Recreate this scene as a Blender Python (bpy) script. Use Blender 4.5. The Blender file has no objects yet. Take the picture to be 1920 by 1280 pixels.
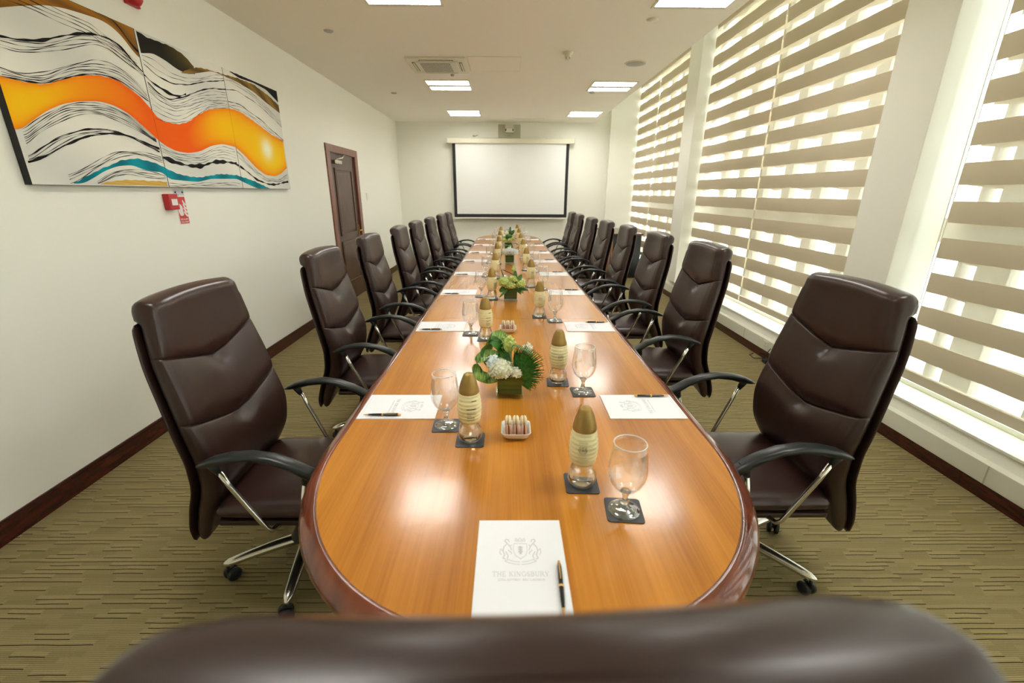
import bpy, bmesh, math, random
import numpy as np
from mathutils import Vector, Matrix
random.seed(7)
PI = math.pi
S = bpy.context.scene
C = S.collection

# ------------------------------------------------------------------ camera
cd = bpy.data.cameras.new('camera'); cam = bpy.data.objects.new('camera', cd); C.objects.link(cam)
cd.sensor_width = 36; cd.lens = 833.18*36/1920; cd.clip_start = 0.02; cd.clip_end = 200
_p, _yw, _r = .3228, .0114, .0048
_f = Vector((math.sin(_yw)*math.cos(_p), math.cos(_yw)*math.cos(_p), -math.sin(_p)))
_x = Vector((math.cos(_yw), -math.sin(_yw), 0)); _u = _x.cross(_f)
_xr = math.cos(_r)*_x + math.sin(_r)*_u; _ur = -math.sin(_r)*_x + math.cos(_r)*_u
M = Matrix((_xr, _ur, -_f)).transposed().to_4x4(); M.translation = (.0256, 0, 1.5726)
cam.matrix_world = M
cd.dof.use_dof = True; cd.dof.focus_distance = 2.5; cd.dof.aperture_fstop = 2.8
S.camera = cam
# ------------------------------------------------------------------ world, light, exposure
W = bpy.data.worlds.new('overcast_sky'); S.world = W; W.use_nodes = True
nt = W.node_tree; bgn = nt.nodes['Background']
tc = nt.nodes.new('ShaderNodeTexCoord'); sep = nt.nodes.new('ShaderNodeSeparateXYZ')
cr = nt.nodes.new('ShaderNodeValToRGB')
nt.links.new(tc.outputs['Generated'], sep.inputs[0]); nt.links.new(sep.outputs['Z'], cr.inputs[0])
cr.color_ramp.elements[0].position = 0.0; cr.color_ramp.elements[0].color = (.62, .63, .60, 1)
cr.color_ramp.elements[1].position = .35; cr.color_ramp.elements[1].color = (.93, .97, 1.0, 1)
nt.links.new(cr.outputs[0], bgn.inputs[0]); bgn.inputs[1].default_value = 7.5
S.view_settings.view_transform = 'Standard'; S.view_settings.look = 'None'
S.view_settings.gamma = 1; S.view_settings.use_curve_mapping = False
S.view_settings.exposure = 0.85
S.cycles.max_bounces = 9; S.cycles.diffuse_bounces = 5; S.cycles.glossy_bounces = 4
S.cycles.transmission_bounces = 8; S.cycles.transparent_max_bounces = 16
S.cycles.caustics_reflective = False; S.cycles.caustics_refractive = False
S.cycles.sample_clamp_indirect = 6; S.cycles.use_denoising = True
LAMP = 17.0

# ------------------------------------------------------------------ helpers
def tag(o, label=None, cat=None, group=None, kind=None):
    if label: o['label'] = label
    if cat: o['category'] = cat
    if group: o['group'] = group
    if kind: o['kind'] = kind
    return o
def thing(name, label, cat, loc=(0, 0, 0), rz=0, group=None):
    o = bpy.data.objects.new(name, None); C.objects.link(o); o.empty_display_size = .1
    o.location = loc; o.rotation_euler = (0, 0, rz)
    return tag(o, label, cat, group)
def mesh(name, vs, fs, smooth=False):
    me = bpy.data.meshes.new(name); me.from_pydata([tuple(v) for v in vs], [], fs); me.update()
    if smooth: me.polygons.foreach_set('use_smooth', [True]*len(me.polygons))
    return me
class B:
    """collects simple shapes into one mesh"""
    def __init__(s): s.v = []; s.f = []; s.sm = []
    def add(s, vs, fs, smooth=False):
        n = len(s.v); s.v += [tuple(v) for v in vs]; s.f += [tuple(i+n for i in f) for f in fs]; s.sm += [smooth]*len(fs); return s
    def box(s, x0, x1, y0, y1, z0, z1, bev=0, M=None):
        bm = bmesh.new(); bmesh.ops.create_cube(bm, size=1)
        for v in bm.verts: v.co = Vector(((x0+x1)/2+v.co.x*(x1-x0), (y0+y1)/2+v.co.y*(y1-y0), (z0+z1)/2+v.co.z*(z1-z0)))
        if bev: bmesh.ops.bevel(bm, geom=bm.edges[:], offset=bev, segments=2, affect='EDGES', profile=.6)
        if M is not None: bmesh.ops.transform(bm, matrix=M, verts=bm.verts)
        bm.verts.index_update(); s.add([v.co[:] for v in bm.verts], [[v.index for v in f.verts] for f in bm.faces]); bm.free(); return s
    def lathe(s, prof, n=24, c=(0, 0, 0), axis='z', close=False):
        vs = []; m = len(prof)
        for i in range(n):
            a = 2*PI*i/n
            for r, z in prof:
                if axis == 'z': vs.append((c[0]+r*math.cos(a), c[1]+r*math.sin(a), c[2]+z))
                elif axis == 'x': vs.append((c[0]+z, c[1]+r*math.cos(a), c[2]+r*math.sin(a)))
                else: vs.append((c[0]+r*math.sin(a), c[1]+z, c[2]+r*math.cos(a)))
        fs = []
        mm = m if close else m-1
        for i in range(n):
            j = (i+1) % n
            for k in range(mm):
                l = (k+1) % m
                fs.append((i*m+k, j*m+k, j*m+l, i*m+l))
        return s.add(vs, fs, True)
    def tube(s, pts, r, n=10, up=(0, 0, 1), flat=1.0):
        """swept ellipse; r scalar or list"""
        P = [Vector(p) for p in pts]; m = len(P); rr = r if isinstance(r, (list, tuple)) else [r]*m
        vs = []
        for i, p in enumerate(P):
            t = (P[min(i+1, m-1)]-P[max(i-1, 0)]).normalized()
            a = t.cross(Vector(up)); a = a.normalized() if a.length > 1e-4 else Vector((1, 0, 0)); b = a.cross(t).normalized()
            for k in range(n):
                q = 2*PI*k/n; vs.append(p+a*math.cos(q)*rr[i]+b*math.sin(q)*rr[i]*flat)
        fs = [(i*n+k, i*n+(k+1) % n, (i+1)*n+(k+1) % n, (i+1)*n+k) for i in range(m-1) for k in range(n)]
        fs += [tuple(range(n-1, -1, -1)), tuple((m-1)*n+k for k in range(n))]
        return s.add(vs, fs, True)
    def prism(s, pts, z0, z1):
        n = len(pts); vs = [(x, y, z0) for x, y in pts]+[(x, y, z1) for x, y in pts]
        fs = [(i, (i+1) % n, n+(i+1) % n, n+i) for i in range(n)]+[tuple(range(n-1, -1, -1)), tuple(range(n, 2*n))]
        return s.add(vs, fs)
    def mesh(s, name):
        me = bpy.data.meshes.new(name); me.from_pydata(s.v, [], s.f); me.update()
        me.polygons.foreach_set('use_smooth', s.sm); return me
def obj(name, data, mat, parent=None, loc=None, rz=None):
    if isinstance(data, B): data = data.mesh(name)
    if mat is not None and not data.materials: data.materials.append(mat)
    o = bpy.data.objects.new(name, data); C.objects.link(o)
    if parent is not None: o.parent = parent
    if loc is not None: o.location = loc
    if rz is not None: o.rotation_euler = (0, 0, rz)
    return o
def struct(name, data, mat, parent=None):
    o = obj(name, data, mat, parent)
    if parent is None: o['kind'] = 'structure'
    return o
def recalc(me):
    bm = bmesh.new(); bm.from_mesh(me); bmesh.ops.recalc_face_normals(bm, faces=bm.faces); bm.to_mesh(me); bm.free(); return me
KIDS = {}
def copy_thing(o, loc=None, rz=None, label=None, group=None, parent=None):
    c = o.copy(); C.objects.link(c); c.parent = parent
    for ch in list(o.children): copy_thing(ch, parent=c)
    if loc is not None: c.location = loc
    if rz is not None: c.rotation_euler = (0, 0, rz)
    if label: c['label'] = label
    if group: c['group'] = group
    return c
ORD = ['nearest', 'second', 'third', 'fourth', 'fifth', 'sixth', 'seventh', 'eighth']

# ------------------------------------------------------------------ materials
def lin(r, g, b): return tuple(((c/255)/12.92 if c/255 <= .04045 else ((c/255+.055)/1.055)**2.4) for c in (r, g, b))
def mat(name, col, rough=.5, metal=0, coat=0, coat_r=.1, spec=.5, emit=None, es=0, trans=0, ior=1.45, bump=None, sss=0):
    m = bpy.data.materials.new(name); m.use_nodes = True; b = m.node_tree.nodes['Principled BSDF']
    b.inputs['Base Color'].default_value = (*col, 1); b.inputs['Roughness'].default_value = rough
    b.inputs['Metallic'].default_value = metal; b.inputs['Coat Weight'].default_value = coat
    b.inputs['Coat Roughness'].default_value = coat_r; b.inputs['Specular IOR Level'].default_value = spec
    b.inputs['IOR'].default_value = ior; b.inputs['Transmission Weight'].default_value = trans
    if emit: b.inputs['Emission Color'].default_value = (*emit, 1); b.inputs['Emission Strength'].default_value = es
    if bump:
        sc, st, dist = bump
        N = m.node_tree.nodes; L = m.node_tree.links
        t = N.new('ShaderNodeTexCoord'); n = N.new('ShaderNodeTexNoise'); n.inputs['Scale'].default_value = sc; n.inputs['Detail'].default_value = 3
        bp = N.new('ShaderNodeBump'); bp.inputs['Strength'].default_value = st; bp.inputs['Distance'].default_value = dist
        L.new(t.outputs['Object'], n.inputs['Vector']); L.new(n.outputs['Fac'], bp.inputs['Height']); L.new(bp.outputs[0], b.inputs['Normal'])
    return m
def noise_col(m, c1, c2, scale, stretch=(1, 1, 1), detail=4, lo=.35, hi=.65, obj_co=True):
    N = m.node_tree.nodes; L = m.node_tree.links; b = N['Principled BSDF']
    t = N.new('ShaderNodeTexCoord'); mp = N.new('ShaderNodeMapping'); mp.inputs['Scale'].default_value = stretch
    n = N.new('ShaderNodeTexNoise'); n.inputs['Scale'].default_value = scale; n.inputs['Detail'].default_value = detail
    r = N.new('ShaderNodeValToRGB'); r.color_ramp.elements[0].position = lo; r.color_ramp.elements[1].position = hi
    r.color_ramp.elements[0].color = (*c1, 1); r.color_ramp.elements[1].color = (*c2, 1)
    L.new(t.outputs['Object'], mp.inputs[0]); L.new(mp.outputs[0], n.inputs['Vector']); L.new(n.outputs['Fac'], r.inputs[0]); L.new(r.outputs[0], b.inputs['Base Color'])
    return m
m_wall = mat('wall_paint', (.89, .885, .80), .75, bump=(60, .15, .002))
m_ceil = mat('ceiling_paint', (.91, .89, .79), .85)
m_white = mat('white_gloss_paint', (.80, .80, .69), .4)
m_plastic = mat('white_plastic', (.8, .79, .7), .35)
m_grey = mat('grey_metal_mesh', (.42, .41, .36), .5)
m_dark = mat('dark_slot', (.02, .018, .015), .6)
m_black = mat('black_plastic', (.014, .017, .017), .33, bump=(900, .12, .0005))
m_chrome = mat('polished_chrome', (.72, .70, .66), .16, 1)
m_alu = mat('polished_aluminium', (.62, .60, .54), .24, 1)
m_brass = mat('brass', (.7, .42, .12), .3, 1)
m_gold = mat('gold_cap', (.36, .235, .065), .42, .45, bump=(60, .25, .002))
m_mull = mat('bronze_window_mullion', (.26, .235, .18), .5)
m_leather = mat('dark_brown_leather', (.029, .0122, .0096), .31, spec=.5, coat=.08, coat_r=.2, bump=(700, .10, .0006))
m_leather_back = mat('brown_leather_shell', (.030, .0140, .0112), .36, spec=.5, bump=(700, .10, .0006))
m_paper = mat('white_paper', (.86, .88, .92), .55)
m_print = mat('pale_grey_print', (.62, .62, .63), .6)
m_print_d = mat('black_print', (.03, .028, .025), .5)
m_print_m = mat('grey_print', (.32, .30, .22), .5)
m_coaster = mat('charcoal_coaster', (.045, .048, .055), .45, bump=(400, .2, .0004))
m_pen = mat('pen_black_lacquer', (.008, .008, .01), .12, coat=.5)
m_red = mat('red_plastic', (.52, .022, .03), .35)
m_signred = mat('red_sign_print', (.62, .05, .05), .4)
m_signwhite = mat('white_sign_print', (.85, .82, .8), .4)
m_screen = mat('white_screen_fabric', (.82, .83, .80), .7)
m_border = mat('black_screen_border', (.02, .022, .02), .7)
m_cream = mat('cream_enamel', (.74, .72, .56), .4)
m_mahog = noise_col(mat('mahogany_baseboard', (.08, .012, .008), .25, coat=.3), (.034, .006, .005), (.075, .014, .009), 9, (6, 1, 6))
m_door = noise_col(mat('dark_walnut_door', (.07, .03, .02), .35, coat=.25, coat_r=.2), (.060, .027, .018), (.105, .05, .033), 8, (6, 6, .6))
m_frame = noise_col(mat('mahogany_door_frame', (.2, .07, .04), .3, coat=.3), (.15, .045, .028), (.26, .095, .055), 8, (6, 6, .6))
m_edge = noise_col(mat('mahogany_table_edge', (.1, .02, .008), .16, coat=.6, coat_r=.06), (.085, .017, .007), (.19, .045, .016), 5, (3, .6, 3))
m_ped = noise_col(mat('mahogany_pedestal', (.1, .02, .008), .3, coat=.3), (.05, .012, .006), (.12, .03, .012), 5, (3, 3, .5))
m_cred = noise_col(mat('orange_wood_side', (.3, .12, .05), .3, coat=.4), (.28, .11, .045), (.42, .18, .08), 6, (4, 4, .5))
m_macw = mat('white_macaron_shell', (.78, .68, .50), .6, bump=(300, .3, .0008))
m_macp = mat('pink_brown_macaron_shell', (.52, .27, .17), .6, bump=(300, .3, .0008))
m_macd = mat('dark_chocolate_filling', (.06, .018, .01), .5)
m_macc = mat('cream_filling', (.62, .40, .12), .5)
m_porc = mat('white_porcelain', (.84, .83, .78), .12, coat=.4)
m_water = None

def wood_mat():
    m = mat('honey_cherry_veneer', (.45, .17, .03), .27, coat=.6, coat_r=.15, spec=.35)
    N = m.node_tree.nodes; L = m.node_tree.links; b = N['Principled BSDF']
    t = N.new('ShaderNodeTexCoord')
    def nz(sc, st, d=4, dist=0):
        mp = N.new('ShaderNodeMapping'); mp.inputs['Scale'].default_value = st
        n = N.new('ShaderNodeTexNoise'); n.inputs['Scale'].default_value = sc; n.inputs['Detail'].default_value = d; n.inputs['Distortion'].default_value = dist
        L.new(t.outputs['Object'], mp.inputs[0]); L.new(mp.outputs[0], n.inputs['Vector']); return n
    a = nz(1.0, (160, 3.0, 1), 5); c = nz(1.0, (9, .7, 1), 3, .6); d = nz(2.0, (1, .6, 1), 2)
    r = N.new('ShaderNodeValToRGB'); e = r.color_ramp.elements
    e[0].position = .33; e[0].color = (.40, .140, .009, 1); e[1].position = .68; e[1].color = (.64, .260, .026, 1)
    m1 = N.new('ShaderNodeMath'); m1.operation = 'MULTIPLY_ADD'; m1.inputs[1].default_value = .35
    m2 = N.new('ShaderNodeMath'); m2.operation = 'MULTIPLY'; m2.inputs[1].default_value = .65
    L.new(c.outputs['Fac'], m2.inputs[0]); L.new(a.outputs['Fac'], m1.inputs[0]); L.new(m2.outputs[0], m1.inputs[2]); L.new(m1.outputs[0], r.inputs[0])
    mix = N.new('ShaderNodeMixRGB'); mix.blend_type = 'MULTIPLY'; mix.inputs[0].default_value = .5
    r2 = N.new('ShaderNodeValToRGB'); r2.color_ramp.elements[0].position = .4; r2.color_ramp.elements[0].color = (.82, .74, .66, 1); r2.color_ramp.elements[1].position = .62; r2.color_ramp.elements[1].color = (1, 1, 1, 1)
    L.new(d.outputs['Fac'], r2.inputs[0]); L.new(r.outputs[0], mix.inputs[1]); L.new(r2.outputs[0], mix.inputs[2])
    L.new(mix.outputs[0], b.inputs['Base Color'])
    # faint ripples of the lacquer
    w = nz(26, (1, 1, 1), 2); bp = N.new('ShaderNodeBump'); bp.inputs['Strength'].default_value = .06; bp.inputs['Distance'].default_value = .004
    L.new(w.outputs['Fac'], bp.inputs['Height']); L.new(bp.outputs[0], b.inputs['Coat Normal']); L.new(bp.outputs[0], b.inputs['Normal'])
    return m
m_wood = wood_mat()

def carpet_mat():
    m = mat('olive_loop_carpet', (.3, .25, .12), .95, spec=.1)
    N = m.node_tree.nodes; L = m.node_tree.links; b = N['Principled BSDF']
    t = N.new('ShaderNodeTexCoord'); sp = N.new('ShaderNodeSeparateXYZ')
    wob = N.new('ShaderNodeTexNoise'); wob.inputs['Scale'].default_value = 9; wob.inputs['Detail'].default_value = 1
    L.new(t.outputs['Object'], wob.inputs['Vector']); L.new(t.outputs['Object'], sp.inputs[0])
    def mth(op, a, bb=None, c=None):
        n = N.new('ShaderNodeMath'); n.operation = op
        for i, v in enumerate((a, bb, c)):
            if v is None: continue
            if isinstance(v, (int, float)): n.inputs[i].default_value = v
            else: L.new(v, n.inputs[i])
        return n.outputs[0]
    y = mth('MULTIPLY_ADD', wob.outputs['Fac'], .006, sp.outputs['Y'])
    yr = mth('DIVIDE', y, .0215); row = mth('FLOOR', yr); fr = mth('FRACT', yr)
    wn = N.new('ShaderNodeTexWhiteNoise'); wn.noise_dimensions = '1D'; L.new(row, wn.inputs['W'])
    xs = mth('DIVIDE', sp.outputs['X'], .13); xs = mth('MULTIPLY_ADD', wn.outputs['Value'], 7.3, xs)
    cell = mth('FLOOR', xs); fx = mth('FRACT', xs)
    cb = N.new('ShaderNodeCombineXYZ'); L.new(row, cb.inputs[0]); L.new(cell, cb.inputs[1])
    w2 = N.new('ShaderNodeTexWhiteNoise'); w2.noise_dimensions = '2D'; L.new(cb.outputs[0], w2.inputs['Vector'])
    # dark groove on a share of the dashes
    g = mth('LESS_THAN', fr, .20); pick = mth('GREATER_THAN', w2.outputs['Value'], .58); dash = mth('MULTIPLY', g, pick)
    g2 = mth('LESS_THAN', mth('FRACT', mth('MULTIPLY', yr, 3.0)), .36); g2 = mth('MULTIPLY', g2, .42)
    dark = mth('MAXIMUM', dash, g2)
    fine = N.new('ShaderNodeTexNoise'); fine.inputs['Scale'].default_value = 260; fine.inputs['Detail'].default_value = 2
    L.new(t.outputs['Object'], fine.inputs['Vector'])
    r = N.new('ShaderNodeValToRGB'); r.color_ramp.elements[0].position = .0; r.color_ramp.elements[0].color = (.195, .155, .072, 1)
    r.color_ramp.elements[1].position = 1; r.color_ramp.elements[1].color = (.38, .31, .150, 1)
    tone = mth('MULTIPLY', w2.outputs['Value'], .5); tone = mth('MULTIPLY_ADD', fine.outputs['Fac'], .55, tone); L.new(tone, r.inputs[0])
    mx = N.new('ShaderNodeMixRGB'); mx.inputs[2].default_value = (.045, .032, .016, 1); L.new(dark, mx.inputs[0]); L.new(r.outputs[0], mx.inputs[1])
    L.new(mx.outputs[0], b.inputs['Base Color'])
    h = mth('SUBTRACT', 1, dark); h = mth('MULTIPLY_ADD', fine.outputs['Fac'], .5, h)
    bp = N.new('ShaderNodeBump'); bp.inputs['Strength'].default_value = .5; bp.inputs['Distance'].default_value = .004
    L.new(h, bp.inputs['Height']); L.new(bp.outputs[0], b.inputs['Normal'])
    return m
m_carpet = carpet_mat()

def mix_mat(name, parts):
    """thin translucent cloth or thin glass: list of (shader node, colour, roughness, weight)"""
    m = bpy.data.materials.new(name); m.use_nodes = True; N = m.node_tree.nodes; L = m.node_tree.links
    N.remove(N['Principled BSDF']); out = N['Material Output']; cur = None; wsum = 0
    for kind, col, w in parts:
        s = N.new(kind); s.inputs['Color'].default_value = (*col, 1)
        if cur is None: cur = s.outputs[0]; wsum = w
        else:
            x = N.new('ShaderNodeMixShader'); wsum += w; x.inputs[0].default_value = w/wsum
            L.new(cur, x.inputs[1]); L.new(s.outputs[0], x.inputs[2]); cur = x.outputs[0]
    L.new(cur, out.inputs[0]); return m
m_sheer = mix_mat('sheer_blind_voile', [('ShaderNodeBsdfTransparent', (1, 1, .98), .58), ('ShaderNodeBsdfTranslucent', (.95, .90, .74), .08), ('ShaderNodeBsdfDiffuse', (.86, .82, .68), .36)])
m_band = mix_mat('taupe_blind_fabric', [('ShaderNodeBsdfDiffuse', (.61, .54, .405), .95), ('ShaderNodeBsdfTranslucent', (.55, .43, .27), .06)])
m_band2 = mix_mat('taupe_blind_fabric_back', [('ShaderNodeBsdfDiffuse', (.48, .42, .31), .85), ('ShaderNodeBsdfTranslucent', (.6, .5, .34), .15)])
def thin_glass(name, col=(1, 1, 1), base=.02, edge=.85, rough=0, power=.35):
    m = bpy.data.materials.new(name); m.use_nodes = True; N = m.node_tree.nodes; L = m.node_tree.links
    N.remove(N['Principled BSDF']); out = N['Material Output']
    t = N.new('ShaderNodeBsdfTransparent'); t.inputs[0].default_value = (*col, 1)
    g = N.new('ShaderNodeBsdfGlossy'); g.inputs['Roughness'].default_value = rough; g.inputs[0].default_value = (1, 1, 1, 1)
    lw = N.new('ShaderNodeLayerWeight'); lw.inputs[0].default_value = power
    mr = N.new('ShaderNodeMapRange'); mr.inputs[3].default_value = base; mr.inputs[4].default_value = edge
    x = N.new('ShaderNodeMixShader'); L.new(lw.outputs['Facing'], mr.inputs[0]); L.new(mr.outputs[0], x.inputs[0]); L.new(t.outputs[0], x.inputs[1]); L.new(g.outputs[0], x.inputs[2]); L.new(x.outputs[0], out.inputs[0])
    return m
m_pane = thin_glass('window_glass', (.97, .99, .98), .03, .35, 0, .3)
m_goblet = thin_glass('goblet_glass', (.985, .99, .985), .02, .60, 0, .30)
m_glass = mat('clear_glass', (.96, .98, .97), 0, trans=1, ior=1.45)
m_pet = thin_glass('bottle_plastic', (.96, .98, .97), .04, .7, .02, .32)
m_wat = mat('still_water', (.93, .97, .96), 0, trans=1, ior=1.33)
m_vase = thin_glass('vase_glass', (.95, .98, .96), .02, .4, 0, .25)
m_label = mat('pale_yellow_label', (.84, .79, .47), .38, bump=(30, .2, .002))
def leaf_mat(name, c1, c2, sc=40, st=(1, 1, 1)):
    return noise_col(mat(name, c1, .35, spec=.5), c1, c2, sc, st)
m_leaf = leaf_mat('dark_green_leaf', (.018, .085, .010), (.05, .20, .02))
m_leafv = leaf_mat('striped_aspidistra_leaf', (.03, .12, .012), (.32, .48, .10), 30, (8, 1, 1))
m_wrap = leaf_mat('vase_leaf_lining', (.008, .040, .006), (.03, .10, .014), 8, (1, 1, 9))
m_fern = leaf_mat('fern_green', (.010, .075, .008), (.04, .20, .02), 90)
m_flw = noise_col(mat('cream_hydrangea', (.78, .78, .62), .6), (.66, .70, .42), (.88, .87, .78), 50)
m_flb = noise_col(mat('pale_blue_hydrangea', (.6, .72, .75), .6), (.52, .66, .70), (.86, .90, .86), 50)
m_flg = noise_col(mat('lime_hydrangea', (.5, .6, .15), .6), (.36, .48, .08), (.66, .72, .28), 50)
m_stem = mat('green_stem', (.05, .15, .03), .4)
m_lamp = mat('fluorescent_diffuser', (.9, .9, .9), .5, emit=(1, .985, .93), es=LAMP)
m_lou = mat('lamp_reflector', (.36, .35, .31), .4)
# ================================================================== the room
XL, XR, YB, YN, H, HR = -2.335, 2.61, 10.36, -1.8, 2.98, 3.82
XC, XG, XBL = 1.88, 3.05, 2.76
struct('floor', B().box(XL-.1, XG+.1, YN-.1, YB+.1, -.08, 0), m_carpet)
struct('ceiling', B().box(XL-.1, XC, YN-.1, YB+.1, H, H+.1), m_ceil)
struct('trim_1', B().box(XC-.03, XC, YN-.1, YB+.1, H+.1, HR+.1).box(XC-.03, XG+.12, YN-.1, YB+.1, HR, HR+.1), m_wall)   # window pelmet recess
DY0, DY1, DZ = 6.30, 7.46, 2.155     # door opening with its frame
wl = B().box(XL-.12, XL, YN-.1, DY0+.02, 0, H).box(XL-.12, XL, DY1-.02, YB+.1, 0, H).box(XL-.12, XL, DY0+.02, DY1-.02, DZ-.02, H)
struct('wall_left', wl, m_wall)
struct('wall_back', B().box(XL-.1, 2.80, YB, YB+.05, 0, HR), m_wall)
obj('trim_4', B().box(2.19, 2.80, YB-.14, YB, 0, HR), m_wall)['kind'] = 'structure'
struct('wall_front', B().box(XL-.1, XG+.1, YN-.1, YN, 0, HR), m_wall)
wr = struct('wall_right', B().box(2.665, XG+.1, YN, 12.6, 0, .27).box(XG-.02, XG+.1, YN, 12.6, 3.70, HR), m_wall)
for y0, y1 in ((2.97, 3.37), (6.76, 7.18), (-1.15, -.78)):
    obj('pillar', B().box(2.60, 2.872, y0, y1, .27, HR, .004), m_wall, wr)
# trunking ledge under the windows, in sections
tr = B().box(XR, 2.665, YN, YB-.14, .083, .197, .004)
trunk = struct('trim_2', tr, m_white)
for y in (1.15, 2.02, 2.74, 3.55, 4.6, 5.6, 6.6):
    obj('joint_cover', B().box(XR-.0015, XR+.01, y-.004, y+.004, .086, .194), mat('joint_%d' % 0, (.5, .49, .4), .6) if y == 1.15 else bpy.data.materials['joint_0'], trunk)
struct('trim_3', B().box(2.655, 3.0, YN, YB-.14, .27, .288, .004).box(2.88, 2.99, YN, YB-.14, .288, .318, .003), m_white)   # sill board
# baseboards in lengths
def base(name, segs, mk):
    root = struct(name, mk(*segs[0]), m_mahog)
    for s in segs[1:]: obj('board', mk(*s), m_mahog, root)
lm = lambda a, b: B().box(XL, XL+.016, a+.0015, b-.0015, 0, .095).box(XL, XL+.011, a+.0015, b-.0015, .095, .113, .003)
base('baseboard_left', [(YN, .9), (.9, 2.79), (2.79, 3.95), (3.95, 5.1), (5.1, DY0-.055), (DY1+.055, 9.0), (9.0, YB)], lm)
bm_ = lambda a, b: B().box(a+.001, b-.001, YB-.016, YB, 0, .095).box(a+.001, b-.001, YB-.011, YB, .095, .113, .003)
base('baseboard_back', [(XL+.02, -.3), (-.3, 2.18)], bm_)
rm = lambda a, b: B().box(XR, XR+.02, a+.001, b-.001, 0, .083)
base('baseboard_right', [(YN, 2.13), (2.13, 3.0), (3.0, 4.3), (4.3, 6.2), (6.2, 8.2), (8.2, YB-.14)], rm)

# windows: glass between broad cream mullions, one deep transom
def window(n, y0, y1, muls):
    r = struct('window_%d' % n, B().box(XG-.03, XG+.05, y0, y1, .27, .33, .004).box(XG-.03, XG+.05, y0, y1, 3.66, 3.72, .004), m_white)
    obj('transom', B().box(XG-.03, XG+.05, y0, y1, 1.262, 1.425, .005), m_mull, r)
    for c, w in muls: obj('mullion', B().box(XG-.025, XG+.045, c-w/2, c+w/2, .33, 3.66, .004), m_mull, r)
    ed = [y0]+[c for c, w in muls]+[y1]
    for a, b in zip(ed[:-1], ed[1:]):
        if b-a < .06: continue
        obj('pane', B().box(XG+.005, XG+.006, a, b, .33, 3.66), m_pane, r)
window(1, 6.975, 12.5, [(7.08+.505*k, .12) for k in range(1, 11)])
window(2, 3.17, 6.97, [(4.03+.505*k, .145) for k in range(-1, 6)])
window(3, -1.75, 3.165, [(2.93, .03), (2.715, .20), (2.2, .19), (1.7, .17), (1.2, .17), (.7, .17), (.2, .17), (-.3, .17), (-.8, .17), (-1.3, .17)])

# zebra roller blinds
PITCH, BH, Z0 = .2188, .126, .442
def blind(y0, y1, label, chain=False):
    w = y1-y0
    r = thing('roller_blind', label, 'blind', (XBL, (y0+y1)/2, 0), 0, 'zebra roller blinds along the window wall')
    ph = y0*3
    def strip(z0, z1, xo, amp, ph, name, ny=26):
        vs = []; fs = []
        for i in range(ny+1):
            y = -w/2+w*i/ny
            x = xo+amp*math.sin(y*12.44+ph)+amp*.5*math.sin(y*5.1+ph*2)
            for k in range(4):
                t = k/3; vs.append((x-.004*math.sin(PI*t), y, z0+(z1-z0)*t))
        for i in range(ny):
            for k in range(3): a = i*4+k; fs.append((a, a+4, a+5, a+1))
        return mesh(name, vs, fs, True)
    bandm = strip(0, BH, 0, .004, ph, 'fabric_band')
    top = 3.74; k = 0; z = Z0-BH+BH  # bands hang at fixed pitch
    b0 = None
    for k in range(1, 16):
        zt = Z0+PITCH*k
        if zt-BH > top: break
        o = obj('fabric_band', bandm, m_band, r, (0, 0, zt-BH))
    obj('sheer_panel', strip(.38, top, .006, .002, ph, 'sheer_panel', 8), m_sheer, r)
    # second ply of the looped fabric
    vs = []; fs = []
    for k in range(1, 16):
        zt = Z0+PITCH*k-.012
        n0 = len(vs); ny = 30
        for i in range(ny+1):
            y = -w/2+w*i/ny
            x = .055+.016*math.sin(y*12.44+ph+1.2)
            dz = -.012*math.cos(y*12.44+ph+1.2)
            vs += [(x, y, zt-BH+dz), (x, y, zt)]
        for i in range(ny): a = n0+i*2; fs.append((a, a+2, a+3, a+1))
    obj('rear_fabric_ply', mesh('rear_fabric_ply', vs, fs, True), m_band2, r)
    obj('bottom_rail', B().box(-.012, .022, -w/2, w/2, .378, .443, .006), m_band, r)
    obj('head_box', B().box(-.04, .08, -w/2, w/2, 3.74, 3.815, .006), m_cream, r)
    if chain:
        cb = B()
        for s in (-.014, .014):
            cb.tube([(.02, w/2+.03+s, 3.74), (.02, w/2+.035+s, 2.2), (.02, w/2+.03+s*.6, .78)], .0028, 6)
        obj('bead_chain', cb, m_plastic, r)
    return r
blind(8.965, 10.20, 'taupe banded roller blind hanging in the corner nearest the projector screen')
blind(7.17, 8.935, 'taupe banded roller blind between the far pillar and the corner blind')
blind(5.11, 6.74, 'taupe banded roller blind just on the camera side of the far pillar')
blind(3.39, 5.085, 'taupe banded roller blind between the two pillars, touching the near pillar')
blind(1.12, 2.83, 'taupe banded roller blind at the right edge of the photo with a bead chain', True)
blind(-.62, 1.09, 'taupe banded roller blind beside the camera, nearer than the one with the bead chain')

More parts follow.
